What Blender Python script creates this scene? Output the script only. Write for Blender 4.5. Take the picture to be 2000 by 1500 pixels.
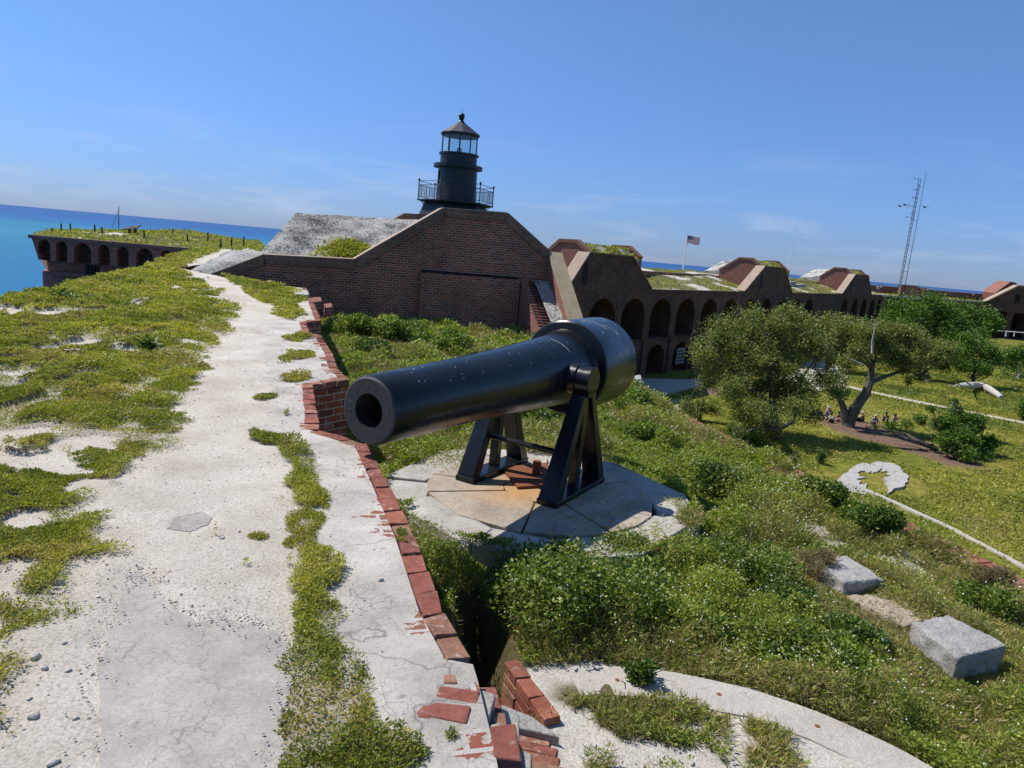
import bpy, math, random
import numpy as np
from mathutils import Matrix, Vector
for o in list(bpy.data.objects): bpy.data.objects.remove(o)
SC=bpy.context.scene; COL=SC.collection
rng=np.random.default_rng(7); random.seed(7)

# ---------------------------------------------------------------- camera
F=1387.; H=1.6; ROLL=math.atan(.0888); PITCH=math.atan(262/F)
fw=np.array([0,math.cos(PITCH),-math.sin(PITCH)]); up0=np.array([0,math.sin(PITCH),math.cos(PITCH)]); r0=np.array([1.,0,0])
rt=math.cos(ROLL)*r0+math.sin(ROLL)*up0; up=-math.sin(ROLL)*r0+math.cos(ROLL)*up0
CP=np.array([0,0,H])
cd=bpy.data.cameras.new('camera'); cam=bpy.data.objects.new('camera',cd); COL.objects.link(cam)
cd.sensor_width=36; cd.lens=F/2000*36; cd.clip_end=60000; cd.clip_start=.05
cam.matrix_world=Matrix([[rt[0],up[0],-fw[0],0],[rt[1],up[1],-fw[1],0],[rt[2],up[2],-fw[2],H],[0,0,0,1]])
SC.camera=cam
def ray(x,y): return (x-1000)/F*rt-(y-750)/F*up+fw
def onz(x,y,z): d=ray(x,y); return CP+d*((z-H)/d[2])
def onY(x,y,Y): d=ray(x,y); return CP+d*(Y/d[1])
def onpl(x,y,p,n): d=ray(x,y); return CP+d*(np.dot(np.array(p)-CP,n)/np.dot(d,n))

# ---------------------------------------------------------------- sky and sun
SUN_EL=math.radians(54.6); sun_h=np.array([-.93,.36]); sun_h/=np.linalg.norm(sun_h)
SUND=Vector((sun_h[0]*math.cos(SUN_EL),sun_h[1]*math.cos(SUN_EL),math.sin(SUN_EL)))
sl=bpy.data.lights.new('sun','SUN'); sl.energy=4.9; sl.angle=math.radians(.5); sl.color=(1,.945,.86)
so=bpy.data.objects.new('sun',sl); COL.objects.link(so); so.rotation_euler=SUND.to_track_quat('Z','Y').to_euler()
W=bpy.data.worlds.new('World'); SC.world=W; W.use_nodes=True
nt=W.node_tree; N=nt.nodes; L=nt.links
bg=N['Background']; bg.inputs['Strength'].default_value=.112
sk=N.new('ShaderNodeTexSky'); sk.sky_type='NISHITA'; sk.sun_disc=False; sk.sun_elevation=SUN_EL
sk.sun_rotation=math.atan2(sun_h[0],sun_h[1]); sk.altitude=0; sk.air_density=1.15; sk.dust_density=.1; sk.ozone_density=3.0
tc=N.new('ShaderNodeTexCoord'); mp=N.new('ShaderNodeMapping'); mp.inputs['Scale'].default_value=(2.2,2.2,13)
nz=N.new('ShaderNodeTexNoise'); nz.inputs['Scale'].default_value=2.6; nz.inputs['Detail'].default_value=8; nz.inputs['Roughness'].default_value=.62
L.new(tc.outputs['Generated'],mp.inputs[0]); L.new(mp.outputs[0],nz.inputs['Vector'])
cr=N.new('ShaderNodeValToRGB'); cr.color_ramp.elements[0].position=.5; cr.color_ramp.elements[1].position=.7
L.new(nz.outputs['Fac'],cr.inputs[0])
sx=N.new('ShaderNodeSeparateXYZ'); L.new(tc.outputs['Generated'],sx.inputs[0])
band=N.new('ShaderNodeValToRGB'); e=band.color_ramp.elements; e[0].position=.0; e[0].color=(.35,.35,.35,1); e[1].position=.17; e[1].color=(0,0,0,1)
e2=e.new(.035); e2.color=(1,1,1,1); e3=e.new(.085); e3.color=(.55,.55,.55,1)
L.new(sx.outputs['Z'],band.inputs[0])
mu=N.new('ShaderNodeMath'); mu.operation='MULTIPLY'; L.new(cr.outputs[0],mu.inputs[0]); L.new(band.outputs[0],mu.inputs[1])
mu2=N.new('ShaderNodeMath'); mu2.operation='MULTIPLY'; mu2.inputs[1].default_value=.38; L.new(mu.outputs[0],mu2.inputs[0])
tint=N.new('ShaderNodeMixRGB'); tint.blend_type='MULTIPLY'; tint.inputs[0].default_value=1; tr_=N.new('ShaderNodeValToRGB'); te=tr_.color_ramp.elements; te[0].position=0; te[0].color=(.3,.45,.98,1); te[1].position=.6; te[1].color=(.66,.84,1,1); t3=te.new(.1); t3.color=(.4,.57,1.,1); t4=te.new(.28); t4.color=(.54,.73,1.,1); L.new(sx.outputs['Z'],tr_.inputs[0]); L.new(tr_.outputs[0],tint.inputs[2])
L.new(sk.outputs[0],tint.inputs[1])
mx=N.new('ShaderNodeMixRGB'); mx.inputs[2].default_value=(5.0,5.6,7.0,1)
L.new(mu2.outputs[0],mx.inputs[0]); L.new(tint.outputs[0],mx.inputs[1]); L.new(mx.outputs[0],bg.inputs['Color'])
SC.view_settings.view_transform='Standard'; SC.view_settings.look='None'; SC.view_settings.exposure=.18; SC.view_settings.gamma=1
SC.cycles.max_bounces=6; SC.cycles.transparent_max_bounces=8

# ---------------------------------------------------------------- noise
def _h(ix,iy,s):
    n=(ix.astype(np.int64)*374761393+iy.astype(np.int64)*668265263+s*2147483647)&0xffffffff
    n=((n^(n>>13))*1274126177)&0xffffffff; n=n^(n>>16)
    return (n&0xffff)/65535.
def vn(x,y,s=0):
    x=np.asarray(x,float); y=np.asarray(y,float); ix=np.floor(x);iy=np.floor(y); fx=x-ix; fy=y-iy
    fx=fx*fx*(3-2*fx); fy=fy*fy*(3-2*fy)
    a=_h(ix,iy,s);b=_h(ix+1,iy,s);c=_h(ix,iy+1,s);d=_h(ix+1,iy+1,s)
    return (a*(1-fx)+b*fx)*(1-fy)+(c*(1-fx)+d*fx)*fy
def fbm(x,y,s=0,o=4):
    t=0;a=.5;n=0
    for i in range(o): t=t+a*vn(x*2**i,y*2**i,s+i*17); n+=a; a*=.5
    return t/n
def sstep(a,b,x): t=np.clip((x-a)/(b-a),0,1); return t*t*(3-2*t)
def sdpoly(x,y,P):
    P=np.array(P)[:,:2]; d=np.full(x.shape,1e9); ins=np.zeros(x.shape,bool); n=len(P)
    for i in range(n):
        a=P[i];b=P[(i+1)%n]; ex,ey=b-a; wx=x-a[0];wy=y-a[1]
        t=np.clip((wx*ex+wy*ey)/(ex*ex+ey*ey+1e-12),0,1); d=np.minimum(d,(wx-ex*t)**2+(wy-ey*t)**2)
        c=((a[1]<=y)&(b[1]>y))|((b[1]<=y)&(a[1]>y))
        xs=a[0]+(y-a[1])/(ey if abs(ey)>1e-12 else 1e-12)*ex
        ins^=c&(x<xs)
    d=np.sqrt(d); return np.where(ins,d,-d)

# ---------------------------------------------------------------- materials
def newmat(name):
    m=bpy.data.materials.new(name); m.use_nodes=True; return m,m.node_tree.nodes,m.node_tree.links,m.node_tree.nodes['Principled BSDF']
def ramp(N,stops):
    r=N.new('ShaderNodeValToRGB'); e=r.color_ramp.elements
    while len(e)<len(stops): e.new(.5)
    for k,(p,c) in enumerate(stops): e[k].position=p; e[k].color=(*c,1) if len(c)==3 else c
    return r
def noise(N,L,vec,scale,detail=5,rough=.6):
    n=N.new('ShaderNodeTexNoise'); n.inputs['Scale'].default_value=scale; n.inputs['Detail'].default_value=detail; n.inputs['Roughness'].default_value=rough
    if vec is not None: L.new(vec,n.inputs['Vector'])
    return n
def mixc(N,L,fac,a,b,mode='MIX'):
    m=N.new('ShaderNodeMixRGB'); m.blend_type=mode
    for i,v in ((0,fac),(1,a),(2,b)):
        if hasattr(v,'is_output'): L.new(v,m.inputs[i])
        elif i==0: m.inputs[0].default_value=v
        else: m.inputs[i].default_value=(*v,1)
    return m.outputs[0]
def bump(N,L,h,strength,dist,prev=None):
    b=N.new('ShaderNodeBump'); b.inputs['Strength'].default_value=strength; b.inputs['Distance'].default_value=dist
    L.new(h,b.inputs['Height'])
    if prev is not None: L.new(prev,b.inputs['Normal'])
    return b.outputs[0]
def geopos(N): g=N.new('ShaderNodeNewGeometry'); return g.outputs['Position']
def brickmat(name,c1,c2,mortar,dirt=(.05,.045,.04),dirtamt=.45,eff=.2,row=.088,bw=.24):
    m,N,L,P=newmat(name); uv=N.new('ShaderNodeUVMap').outputs[0]; pos=geopos(N)
    wn=noise(N,L,uv,7,3); wv=N.new('ShaderNodeMixRGB'); wv.blend_type='LINEAR_LIGHT'; wv.inputs[0].default_value=.012
    L.new(uv,wv.inputs[1]); L.new(wn.outputs['Color'],wv.inputs[2])
    b=N.new('ShaderNodeTexBrick'); b.inputs['Scale'].default_value=1; b.inputs['Brick Width'].default_value=bw; b.inputs['Row Height'].default_value=row
    b.inputs['Mortar Size'].default_value=.008; b.inputs['Mortar Smooth'].default_value=.3; b.inputs['Bias'].default_value=-.1
    b.inputs['Color1'].default_value=(*c1,1); b.inputs['Color2'].default_value=(*c2,1); b.inputs['Mortar'].default_value=(*mortar,1)
    L.new(wv.outputs[0],b.inputs['Vector'])
    big=noise(N,L,pos,.55,6,.7); fine=noise(N,L,pos,9,6,.7)
    r1=ramp(N,[(.4,(0,0,0)),(.68,(1,1,1))]); L.new(big.outputs['Fac'],r1.inputs[0])
    mm=N.new('ShaderNodeMath'); mm.operation='MULTIPLY'; mm.inputs[1].default_value=dirtamt; L.new(r1.outputs[0],mm.inputs[0])
    c=mixc(N,L,mm.outputs[0],b.outputs['Color'],dirt)
    r2=ramp(N,[(.55,(0,0,0)),(.72,(1,1,1))]); L.new(fine.outputs['Fac'],r2.inputs[0])
    n3=noise(N,L,pos,.9,3); r3=ramp(N,[(.48,(0,0,0)),(.62,(1,1,1))]); L.new(n3.outputs['Fac'],r3.inputs[0])
    m3=N.new('ShaderNodeMath'); m3.operation='MULTIPLY'; L.new(r2.outputs[0],m3.inputs[0]); L.new(r3.outputs[0],m3.inputs[1])
    m4=N.new('ShaderNodeMath'); m4.operation='MULTIPLY'; m4.inputs[1].default_value=eff; L.new(m3.outputs[0],m4.inputs[0])
    c=mixc(N,L,m4.outputs[0],c,(.5,.46,.42)); L.new(c,P.inputs['Base Color'])
    P.inputs['Roughness'].default_value=.92; P.inputs['Specular IOR Level'].default_value=.2
    nn=bump(N,L,b.outputs['Fac'],-.6,.012); nn=bump(N,L,fine.outputs['Fac'],.6,.01,nn); L.new(nn,P.inputs['Normal'])
    return m
def stonemat(name,c1,c2,scale=3,spots=(.05,.05,.05),spotamt=.3,bmp=.5,rough=.9,grain=120,stain=None,bd=.012):
    m,N,L,P=newmat(name); pos=geopos(N)
    n1=noise(N,L,pos,scale,7,.65); r=ramp(N,[(.3,c1),(.7,c2)]); L.new(n1.outputs['Fac'],r.inputs[0])
    n2=noise(N,L,pos,scale*5.3,6,.75); r2=ramp(N,[(.56,(0,0,0)),(.72,(1,1,1))]); L.new(n2.outputs['Fac'],r2.inputs[0])
    mm=N.new('ShaderNodeMath'); mm.operation='MULTIPLY'; mm.inputs[1].default_value=spotamt; L.new(r2.outputs[0],mm.inputs[0])
    c=mixc(N,L,mm.outputs[0],r.outputs[0],spots)
    g=noise(N,L,pos,grain,3,.8); rg=ramp(N,[(.35,(.62,.62,.62)),(.65,(1.15,1.15,1.15))]); L.new(g.outputs['Fac'],rg.inputs[0])
    c=mixc(N,L,1,c,rg.outputs[0],'MULTIPLY')
    if stain is not None:
        ctr,rad,col=stain
        vs=N.new('ShaderNodeVectorMath'); vs.operation='DISTANCE'; L.new(pos,vs.inputs[0]); vs.inputs[1].default_value=ctr
        ns=noise(N,L,pos,2.5,5); ad=N.new('ShaderNodeMath'); ad.operation='MULTIPLY_ADD'; L.new(ns.outputs['Fac'],ad.inputs[0]); ad.inputs[1].default_value=rad*.9; L.new(vs.outputs['Value'],ad.inputs[2])
        rs=ramp(N,[(0,(.85,.85,.85)),(1,(0,0,0))]); mr=N.new('ShaderNodeMapRange'); mr.inputs['From Min'].default_value=rad*.7; mr.inputs['From Max'].default_value=rad*1.6
        L.new(ad.outputs[0],mr.inputs['Value']); L.new(mr.outputs[0],rs.inputs[0]); c=mixc(N,L,rs.outputs[0],c,col)
    L.new(c,P.inputs['Base Color']); P.inputs['Roughness'].default_value=rough; P.inputs['Specular IOR Level'].default_value=.25
    nn=bump(N,L,n2.outputs['Fac'],bmp,bd*2); nn=bump(N,L,g.outputs['Fac'],bmp,bd*.4,nn); L.new(nn,P.inputs['Normal'])
    return m
def plain(name,c,rough=.6,metal=0,spec=.5,nscale=6,var=.25):
    m,N,L,P=newmat(name); n=noise(N,L,geopos(N),nscale,4)
    r=ramp(N,[(.3,tuple(v*(1-var) for v in c)),(.7,tuple(min(1,v*(1+var)) for v in c))]); L.new(n.outputs['Fac'],r.inputs[0]); L.new(r.outputs[0],P.inputs['Base Color'])
    P.inputs['Roughness'].default_value=rough; P.inputs['Metallic'].default_value=metal; P.inputs['Specular IOR Level'].default_value=spec
    return m
def leafmat(name,stops,trans=.3):
    m,N,L,P=newmat(name); at=N.new('ShaderNodeAttribute'); at.attribute_name='rnd'
    r=ramp(N,stops); L.new(at.outputs['Fac'],r.inputs[0])
    n=noise(N,L,geopos(N),.8,3); rr=ramp(N,[(.3,(.72,.75,.7)),(.7,(1.2,1.15,1.1))]); L.new(n.outputs['Fac'],rr.inputs[0])
    c=mixc(N,L,1,r.outputs[0],rr.outputs[0],'MULTIPLY')
    L.new(c,P.inputs['Base Color']); P.inputs['Roughness'].default_value=.5; P.inputs['Specular IOR Level'].default_value=.35
    t=N.new('ShaderNodeBsdfTranslucent'); c2=mixc(N,L,1,c,(1.3,1.5,.6),'MULTIPLY'); L.new(c2,t.inputs['Color'])
    ms=N.new('ShaderNodeMixShader'); ms.inputs[0].default_value=trans; L.new(P.outputs[0],ms.inputs[1]); L.new(t.outputs[0],ms.inputs[2])
    L.new(ms.outputs[0],N['Material Output'].inputs['Surface'])
    return m
BRICK=brickmat('brick_old',(.38,.105,.05),(.14,.052,.03),(.5,.4,.31),dirt=(.075,.042,.028),dirtamt=.55,eff=.65)
BRICKR=brickmat('brick_red',(.3,.085,.055),(.2,.06,.042),(.38,.33,.28),dirtamt=.3,eff=.3)
BRICKD=brickmat('brick_grimy_recess_shade',(.16,.078,.048),(.085,.045,.031),(.17,.13,.095),dirt=(.045,.033,.025),dirtamt=.8,eff=.6,row=.16,bw=.4)
COPBR_=stonemat('coping_brick',(.36,.11,.075),(.27,.085,.06),6,(.5,.42,.38),.35,.5,grain=160)
COPBR,N_,L_,P_=newmat('coping_brick')
_at=N_.new('ShaderNodeAttribute'); _at.attribute_name='rnd'; _r=ramp(N_,[(0,(.3,.1,.07)),(.3,(.24,.085,.065)),(.55,(.33,.12,.075)),(.75,(.27,.15,.1)),(1,(.38,.17,.11))]); L_.new(_at.outputs['Fac'],_r.inputs[0]); _p=geopos(N_)
_n=noise(N_,L_,_p,26,6,.75); _r2=ramp(N_,[(.52,(0,0,0)),(.66,(.8,.8,.8))]); L_.new(_n.outputs['Fac'],_r2.inputs[0]); _n3=noise(N_,L_,_p,7,5,.7); _r3=ramp(N_,[(.3,(.55,.5,.5)),(.65,(1.1,1.1,1.1))]); L_.new(_n3.outputs['Fac'],_r3.inputs[0])
_c=mixc(N_,L_,1,_r.outputs[0],_r3.outputs[0],'MULTIPLY'); _n4=noise(N_,L_,_p,5,3); _r4=ramp(N_,[(.45,(0,0,0)),(.6,(1,1,1))]); L_.new(_n4.outputs['Fac'],_r4.inputs[0]); _m=N_.new('ShaderNodeMath'); _m.operation='MULTIPLY'; L_.new(_r2.outputs[0],_m.inputs[0]); L_.new(_r4.outputs[0],_m.inputs[1])
_c=mixc(N_,L_,_m.outputs[0],_c,(.48,.42,.37)); L_.new(_c,P_.inputs['Base Color']); P_.inputs['Roughness'].default_value=.92; P_.inputs['Specular IOR Level'].default_value=.2; L_.new(bump(N_,L_,_n.outputs['Fac'],.9,.012,bump(N_,L_,_n3.outputs['Fac'],.8,.02)),P_.inputs['Normal'])
COPLT=stonemat('sunlit_capstone',(.46,.36,.28),(.36,.27,.2),1.2,(.16,.12,.09),.35,.4)
CAPBR=brickmat('cap_brick',(.25,.11,.065),(.15,.07,.045),(.34,.26,.19),dirtamt=.45,eff=.3,row=.3,bw=.085)
CONC,N_,L_,P_=newmat('rough_concrete'); _p=geopos(N_)
_n=noise(N_,L_,_p,13,8,.75); _n2=noise(N_,L_,_p,.8,4,.6); _a=N_.new('ShaderNodeMath'); _a.operation='MULTIPLY_ADD'; L_.new(_n2.outputs['Fac'],_a.inputs[0]); _a.inputs[1].default_value=.75; L_.new(_n.outputs['Fac'],_a.inputs[2])
_r=ramp(N_,[(.68,(.06,.06,.06)),(.8,(.22,.215,.2)),(.9,(.52,.5,.46)),(1,(.64,.62,.57))]); L_.new(_a.outputs[0],_r.inputs[0]); L_.new(_r.outputs[0],P_.inputs['Base Color']); P_.inputs['Roughness'].default_value=.95; P_.inputs['Specular IOR Level'].default_value=.15
L_.new(bump(N_,L_,_n.outputs['Fac'],1,.12),P_.inputs['Normal'])
GRAN=stonemat('granite',(.36,.35,.335),(.56,.54,.51),3,(.15,.13,.11),.55,.9,grain=75,bd=.02)
SLAB=stonemat('pedestal_stone',(.3,.24,.185),(.58,.5,.41),1.5,(.15,.125,.105),.85,.8,grain=90,stain=((.2,7.4,-.97),.6,(.46,.26,.1)))
RIM=stonemat('pedestal_rim_stone',(.34,.31,.27),(.6,.57,.52),1.8,(.15,.13,.11),.8,.8,grain=80)
SANDC=stonemat('foreground_ring_stone',(.42,.385,.345),(.56,.52,.47),1.6,(.26,.19,.14),.55,.6,grain=120)
RUST=stonemat('rusty_iron',(.19,.06,.028),(.27,.1,.04),5,(.05,.022,.015),.6,.3,rough=.75,grain=90)
PEB=stonemat('pebble_stone',(.4,.37,.33),(.6,.56,.5),9,(.1,.1,.1),.3,.3,bd=.0012)
BARK=stonemat('bark_grey',(.1,.09,.075),(.22,.2,.175),3,(.06,.05,.045),.6,.9,grain=40,bd=.04)
DEAD=stonemat('bleached_wood',(.42,.4,.37),(.58,.56,.52),2,(.2,.18,.16),.5,.6,grain=40)
WOOD=plain('dark_post_wood',(.045,.035,.03),.85)
IRONB=plain('lighthouse_black_paint',(.009,.0095,.01),.45,nscale=2,var=.35)
DARK=plain('dark_void',(.012,.011,.01),.95)
WHITE=plain('white_paint',(.75,.75,.74),.5)
GALV=plain('galvanised_mast',(.07,.06,.06),.55,.3)
PAINTK,N_,L_,P_=newmat('cannon_black_paint')
_p=N_.new('ShaderNodeTexCoord').outputs['Object']
_n=noise(N_,L_,_p,3,5); _r=ramp(N_,[(.3,(.005,.0055,.007)),(.75,(.013,.0135,.016))]); L_.new(_n.outputs['Fac'],_r.inputs[0])
_v=N_.new('ShaderNodeTexVoronoi'); _v.inputs['Scale'].default_value=5.5; L_.new(_p,_v.inputs['Vector'])
_rv=ramp(N_,[(.03,(1,1,1)),(.045,(0,0,0))]); L_.new(_v.outputs['Distance'],_rv.inputs[0])
_sx=N_.new('ShaderNodeSeparateColor'); L_.new(_v.outputs['Color'],_sx.inputs[0]); _gt=N_.new('ShaderNodeMath'); _gt.operation='GREATER_THAN'; _gt.inputs[1].default_value=.72; L_.new(_sx.outputs[0],_gt.inputs[0])
_mm=N_.new('ShaderNodeMath'); _mm.operation='MULTIPLY'; L_.new(_rv.outputs[0],_mm.inputs[0]); L_.new(_gt.outputs[0],_mm.inputs[1])
_n2=noise(N_,L_,_p,60,2,.5); _r2=ramp(N_,[(.76,(0,0,0)),(.8,(.3,.3,.3))]); L_.new(_n2.outputs['Fac'],_r2.inputs[0])
_c=mixc(N_,L_,_r2.outputs[0],_r.outputs[0],(.3,.3,.3)); L_.new(_c,P_.inputs['Base Color'])
_n3=noise(N_,L_,_p,9,5,.7); _r3=ramp(N_,[(.35,(.2,.2,.2)),(.7,(.36,.36,.36))]); L_.new(_n3.outputs['Fac'],_r3.inputs[0]); L_.new(_r3.outputs[0],P_.inputs['Roughness'])
L_.new(bump(N_,L_,_n3.outputs['Fac'],.12,.01),P_.inputs['Normal']); P_.inputs['Specular IOR Level'].default_value=.42
DROP=plain('bird_dropping',(.7,.7,.68),.8)
MUZP=plain('muzzle_face_paint',(.028,.031,.032),.62,nscale=14,var=.2)
ENGR=plain('engraved_letters',(.11,.11,.1),.8)
GL_S_=[(0,(.035,.062,.012)),(.5,(.085,.12,.02)),(.85,(.15,.17,.035)),(1,(.24,.2,.07))]
MATLEAF=leafmat('mat_leaves',[(0,(.14,.17,.022)),(.45,(.29,.3,.04)),(.8,(.44,.41,.06)),(.9,(.5,.43,.1)),(1,(.34,.24,.13))],.35)
COVERLEAF=leafmat('cover_leaves',[(0,(.1,.15,.024)),(.5,(.25,.31,.048)),(.8,(.38,.42,.08)),(.9,(.42,.4,.13)),(1,(.44,.35,.18))],.4)
SHRUBLEAF=leafmat('shrub_leaves',[(0,(.045,.08,.014)),(.5,(.135,.2,.03)),(.85,(.25,.32,.055)),(1,(.38,.42,.13))],.36)
DKLEAF=leafmat('dark_shrub_leaves',[(0,(.03,.06,.012)),(.5,(.08,.135,.022)),(.85,(.15,.22,.035)),(1,(.23,.29,.06))],.3)
DRYG=leafmat('dry_grass',[(0,(.12,.1,.045)),(.5,(.22,.17,.08)),(1,(.34,.27,.15))],.25)
OLIVE=leafmat('olive_tree_leaves',[(0,(.07,.095,.022)),(.5,(.175,.21,.05)),(.85,(.29,.31,.09)),(1,(.4,.38,.17))],.3)
GREENT=leafmat('green_tree_leaves',[(0,(.035,.075,.012)),(.5,(.09,.165,.022)),(.85,(.165,.27,.038)),(1,(.24,.34,.06))],.3)
BLOOM=plain('white_blossom',(.75,.76,.72),.8)

# ---------------------------------------------------------------- mesh helpers
class MB:
    def __init__(s): s.v=[];s.f=[];s.m=[];s.a=[]
    def add(s,V,Fs,mi=0,a=None):
        o=len(s.v); s.v+= [tuple(map(float,p)) for p in V]; s.f+=[[i+o for i in f] for f in Fs]; s.m+=[mi]*len(Fs)
        s.a+=[random.random() if a is None else a]*len(V); return s
    def hexa(s,P,mi=0):   # P: 8 points, bottom 4 then top 4
        return s.add(P,[(3,2,1,0),(4,5,6,7),(0,1,5,4),(1,2,6,5),(2,3,7,6),(3,0,4,7)],mi)
    def box(s,c,ex,ey,ez,mi=0,jit=0):
        c=np.array(c,float);ex=np.array(ex,float)/2;ey=np.array(ey,float)/2;ez=np.array(ez,float)/2
        P=[c-ex-ey-ez,c+ex-ey-ez,c+ex+ey-ez,c-ex+ey-ez,c-ex-ey+ez,c+ex-ey+ez,c+ex+ey+ez,c-ex+ey+ez]
        if jit: P=[p+np.array([random.uniform(-jit,jit) for _ in range(3)]) for p in P]
        return s.hexa(P,mi)
    def prism(s,poly,off,mi=0,cap=True):  # poly: list of 3D points, extruded by vector off
        n=len(poly); off=np.array(off,float); P=[np.array(p,float) for p in poly]; Q=[p+off for p in P]
        Fs=[(i,(i+1)%n,(i+1)%n+n,i+n) for i in range(n)]
        if cap: Fs+= [tuple(range(n))[::-1],tuple(range(n,2*n))]
        return s.add(P+Q,Fs,mi)
    def rings(s,R,closed=True,mi=0,capa=True,capb=True):
        n=len(R[0]); V=[p for r in R for p in r]; Fs=[]
        for k in range(len(R)-1):
            for i in range(n if closed else n-1):
                j=(i+1)%n; Fs.append((k*n+i,k*n+j,(k+1)*n+j,(k+1)*n+i))
        if capa: Fs.append(tuple(range(n))[::-1])
        if capb: Fs.append(tuple((len(R)-1)*n+i for i in range(n)))
        return s.add(V,Fs,mi)
    def tube(s,path,rads,n=8,mi=0):
        path=[np.array(p,float) for p in path]
        if np.isscalar(rads): rads=[rads]*len(path)
        R=[]; ref=np.array([.13,.21,.97])
        for i,p in enumerate(path):
            t=path[min(i+1,len(path)-1)]-path[max(i-1,0)]; t/=np.linalg.norm(t)+1e-9
            rf=ref if abs(t@ref)<.95 else np.array([1.,0,0])
            u=np.cross(t,rf);u/=np.linalg.norm(u);w=np.cross(t,u)
            R.append([p+rads[i]*(math.cos(a)*u+math.sin(a)*w) for a in [2*math.pi*k/n for k in range(n)]])
        return s.rings(R,mi=mi)
    def lathe(s,org,ax,prof,n=48,mi=0,capa=False,capb=False,rot=0):
        org=np.array(org,float);ax=np.array(ax,float);ax/=np.linalg.norm(ax)
        rf=np.array([0,0,1.]) if abs(ax[2])<.9 else np.array([1.,0,0])
        u=np.cross(ax,rf);u/=np.linalg.norm(u);w=np.cross(u,ax)
        R=[[org+ax*t+r*(math.cos(a)*u+math.sin(a)*w) for a in [2*math.pi*k/n+rot for k in range(n)]] for t,r in prof]
        return s.rings(R,mi=mi,capa=capa,capb=capb)
    def build(s,name,mats,parent=None,smooth=False,loc=None,bevel=0):
        me=bpy.data.meshes.new(name); me.from_pydata(s.v,[],s.f)
        if not isinstance(mats,(list,tuple)): mats=[mats]
        for m in mats: me.materials.append(m)
        me.polygons.foreach_set('material_index',s.m)
        at=me.attributes.new('rnd','FLOAT','POINT'); at.data.foreach_set('value',s.a)
        fin(me); 
        if smooth: me.polygons.foreach_set('use_smooth',[True]*len(me.polygons)); 
        if smooth and smooth!='all': me.set_sharp_from_angle(angle=math.radians(35))
        o=bpy.data.objects.new(name,me); COL.objects.link(o)
        if parent is not None: o.parent=parent; o.matrix_parent_inverse=Matrix.Translation(-Vector(parent.location)) if parent.type=='EMPTY' else Matrix.Identity(4)
        if bevel:
            b=o.modifiers.new('bevel','BEVEL'); b.width=bevel; b.segments=2; b.limit_method='ANGLE'
        return o
def fin(me):
    me.update()
    n=len(me.polygons)
    if n==0: return
    nrm=np.zeros(n*3); me.polygons.foreach_get('normal',nrm); nrm=nrm.reshape(-1,3)
    co=np.zeros(len(me.vertices)*3); me.vertices.foreach_get('co',co); co=co.reshape(-1,3)
    li=np.zeros(len(me.loops),int); me.loops.foreach_get('vertex_index',li)
    tot=np.zeros(n,int); me.polygons.foreach_get('loop_total',tot); fi=np.repeat(np.arange(n),tot)
    nn=nrm[fi]; p=co[li]; hor=np.hypot(nn[:,0],nn[:,1])+1e-9
    t=np.stack([-nn[:,1]/hor,nn[:,0]/hor,np.zeros(len(nn))],1)
    flat=np.abs(nn[:,2])>.75
    u=np.where(flat,p[:,0]*.956+p[:,1]*.292,(p*t).sum(1)); v=np.where(flat,p[:,1]*.956-p[:,0]*.292,p[:,2])
    uv=me.uv_layers.new(name='UVMap'); uv.data.foreach_set('uv',np.stack([u,v],1).ravel().astype(np.float32))
def npmesh(name,V,Fq,mats,attrs=None,parent=None,smooth=False):
    me=bpy.data.meshes.new(name); V=np.asarray(V,np.float32); Fq=np.asarray(Fq,np.int32); k=Fq.shape[1]; n=len(Fq)
    me.vertices.add(len(V)); me.vertices.foreach_set('co',V.ravel()); me.loops.add(n*k); me.loops.foreach_set('vertex_index',Fq.ravel())
    me.polygons.add(n); me.polygons.foreach_set('loop_start',np.arange(0,n*k,k,dtype=np.int32)); 
    if not isinstance(mats,(list,tuple)): mats=[mats]
    for m in mats: me.materials.append(m)
    me.update(calc_edges=True)
    for a,val in (attrs or {}).items():
        at=me.attributes.new(a,'FLOAT','POINT'); at.data.foreach_set('value',np.asarray(val,np.float32))
    if smooth: me.polygons.foreach_set('use_smooth',np.ones(n,bool))
    o=bpy.data.objects.new(name,me); COL.objects.link(o)
    if parent is not None: o.parent=parent; o.matrix_parent_inverse=Matrix.Translation(-Vector(parent.location))
    return o
def thing(name,label,cat,loc=(0,0,0),group=None):
    o=bpy.data.objects.new(name,None); COL.objects.link(o); o.location=Vector([float(a) for a in loc]); o.empty_display_size=.3
    return tag(o,label,cat,group)
def tag(o,label=None,cat=None,group=None,kind=None):
    if label: o['label']=label
    if cat: o['category']=cat
    if group: o['group']=group
    if kind: o['kind']=kind
    return o
def leafgeo(P,size,aspect=.5,upb=.45,tilt=None):
    n=len(P); size=np.broadcast_to(size,(n,)); 
    th=rng.uniform(0,2*np.pi,n); ph=np.arcsin(np.clip(rng.uniform(-.35,1,n)*(1-upb)+upb*rng.uniform(.2,1,n),-1,1)) if tilt is None else np.full(n,tilt)+rng.normal(0,.2,n)
    d=np.stack([np.cos(th)*np.cos(ph),np.sin(th)*np.cos(ph),np.sin(ph)],1)
    q=rng.normal(size=(n,3)); sd=np.cross(d,q); sd/=np.linalg.norm(sd,axis=1)[:,None]+1e-9
    nn=np.cross(d,sd); s=size[:,None]
    a=P; t=P+d*s; m=P+d*s*.45; w=sd*s*aspect*.5
    V=np.stack([a,m-w+nn*s*.06,t,m+w+nn*s*.06],1).reshape(-1,3)
    return V
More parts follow.
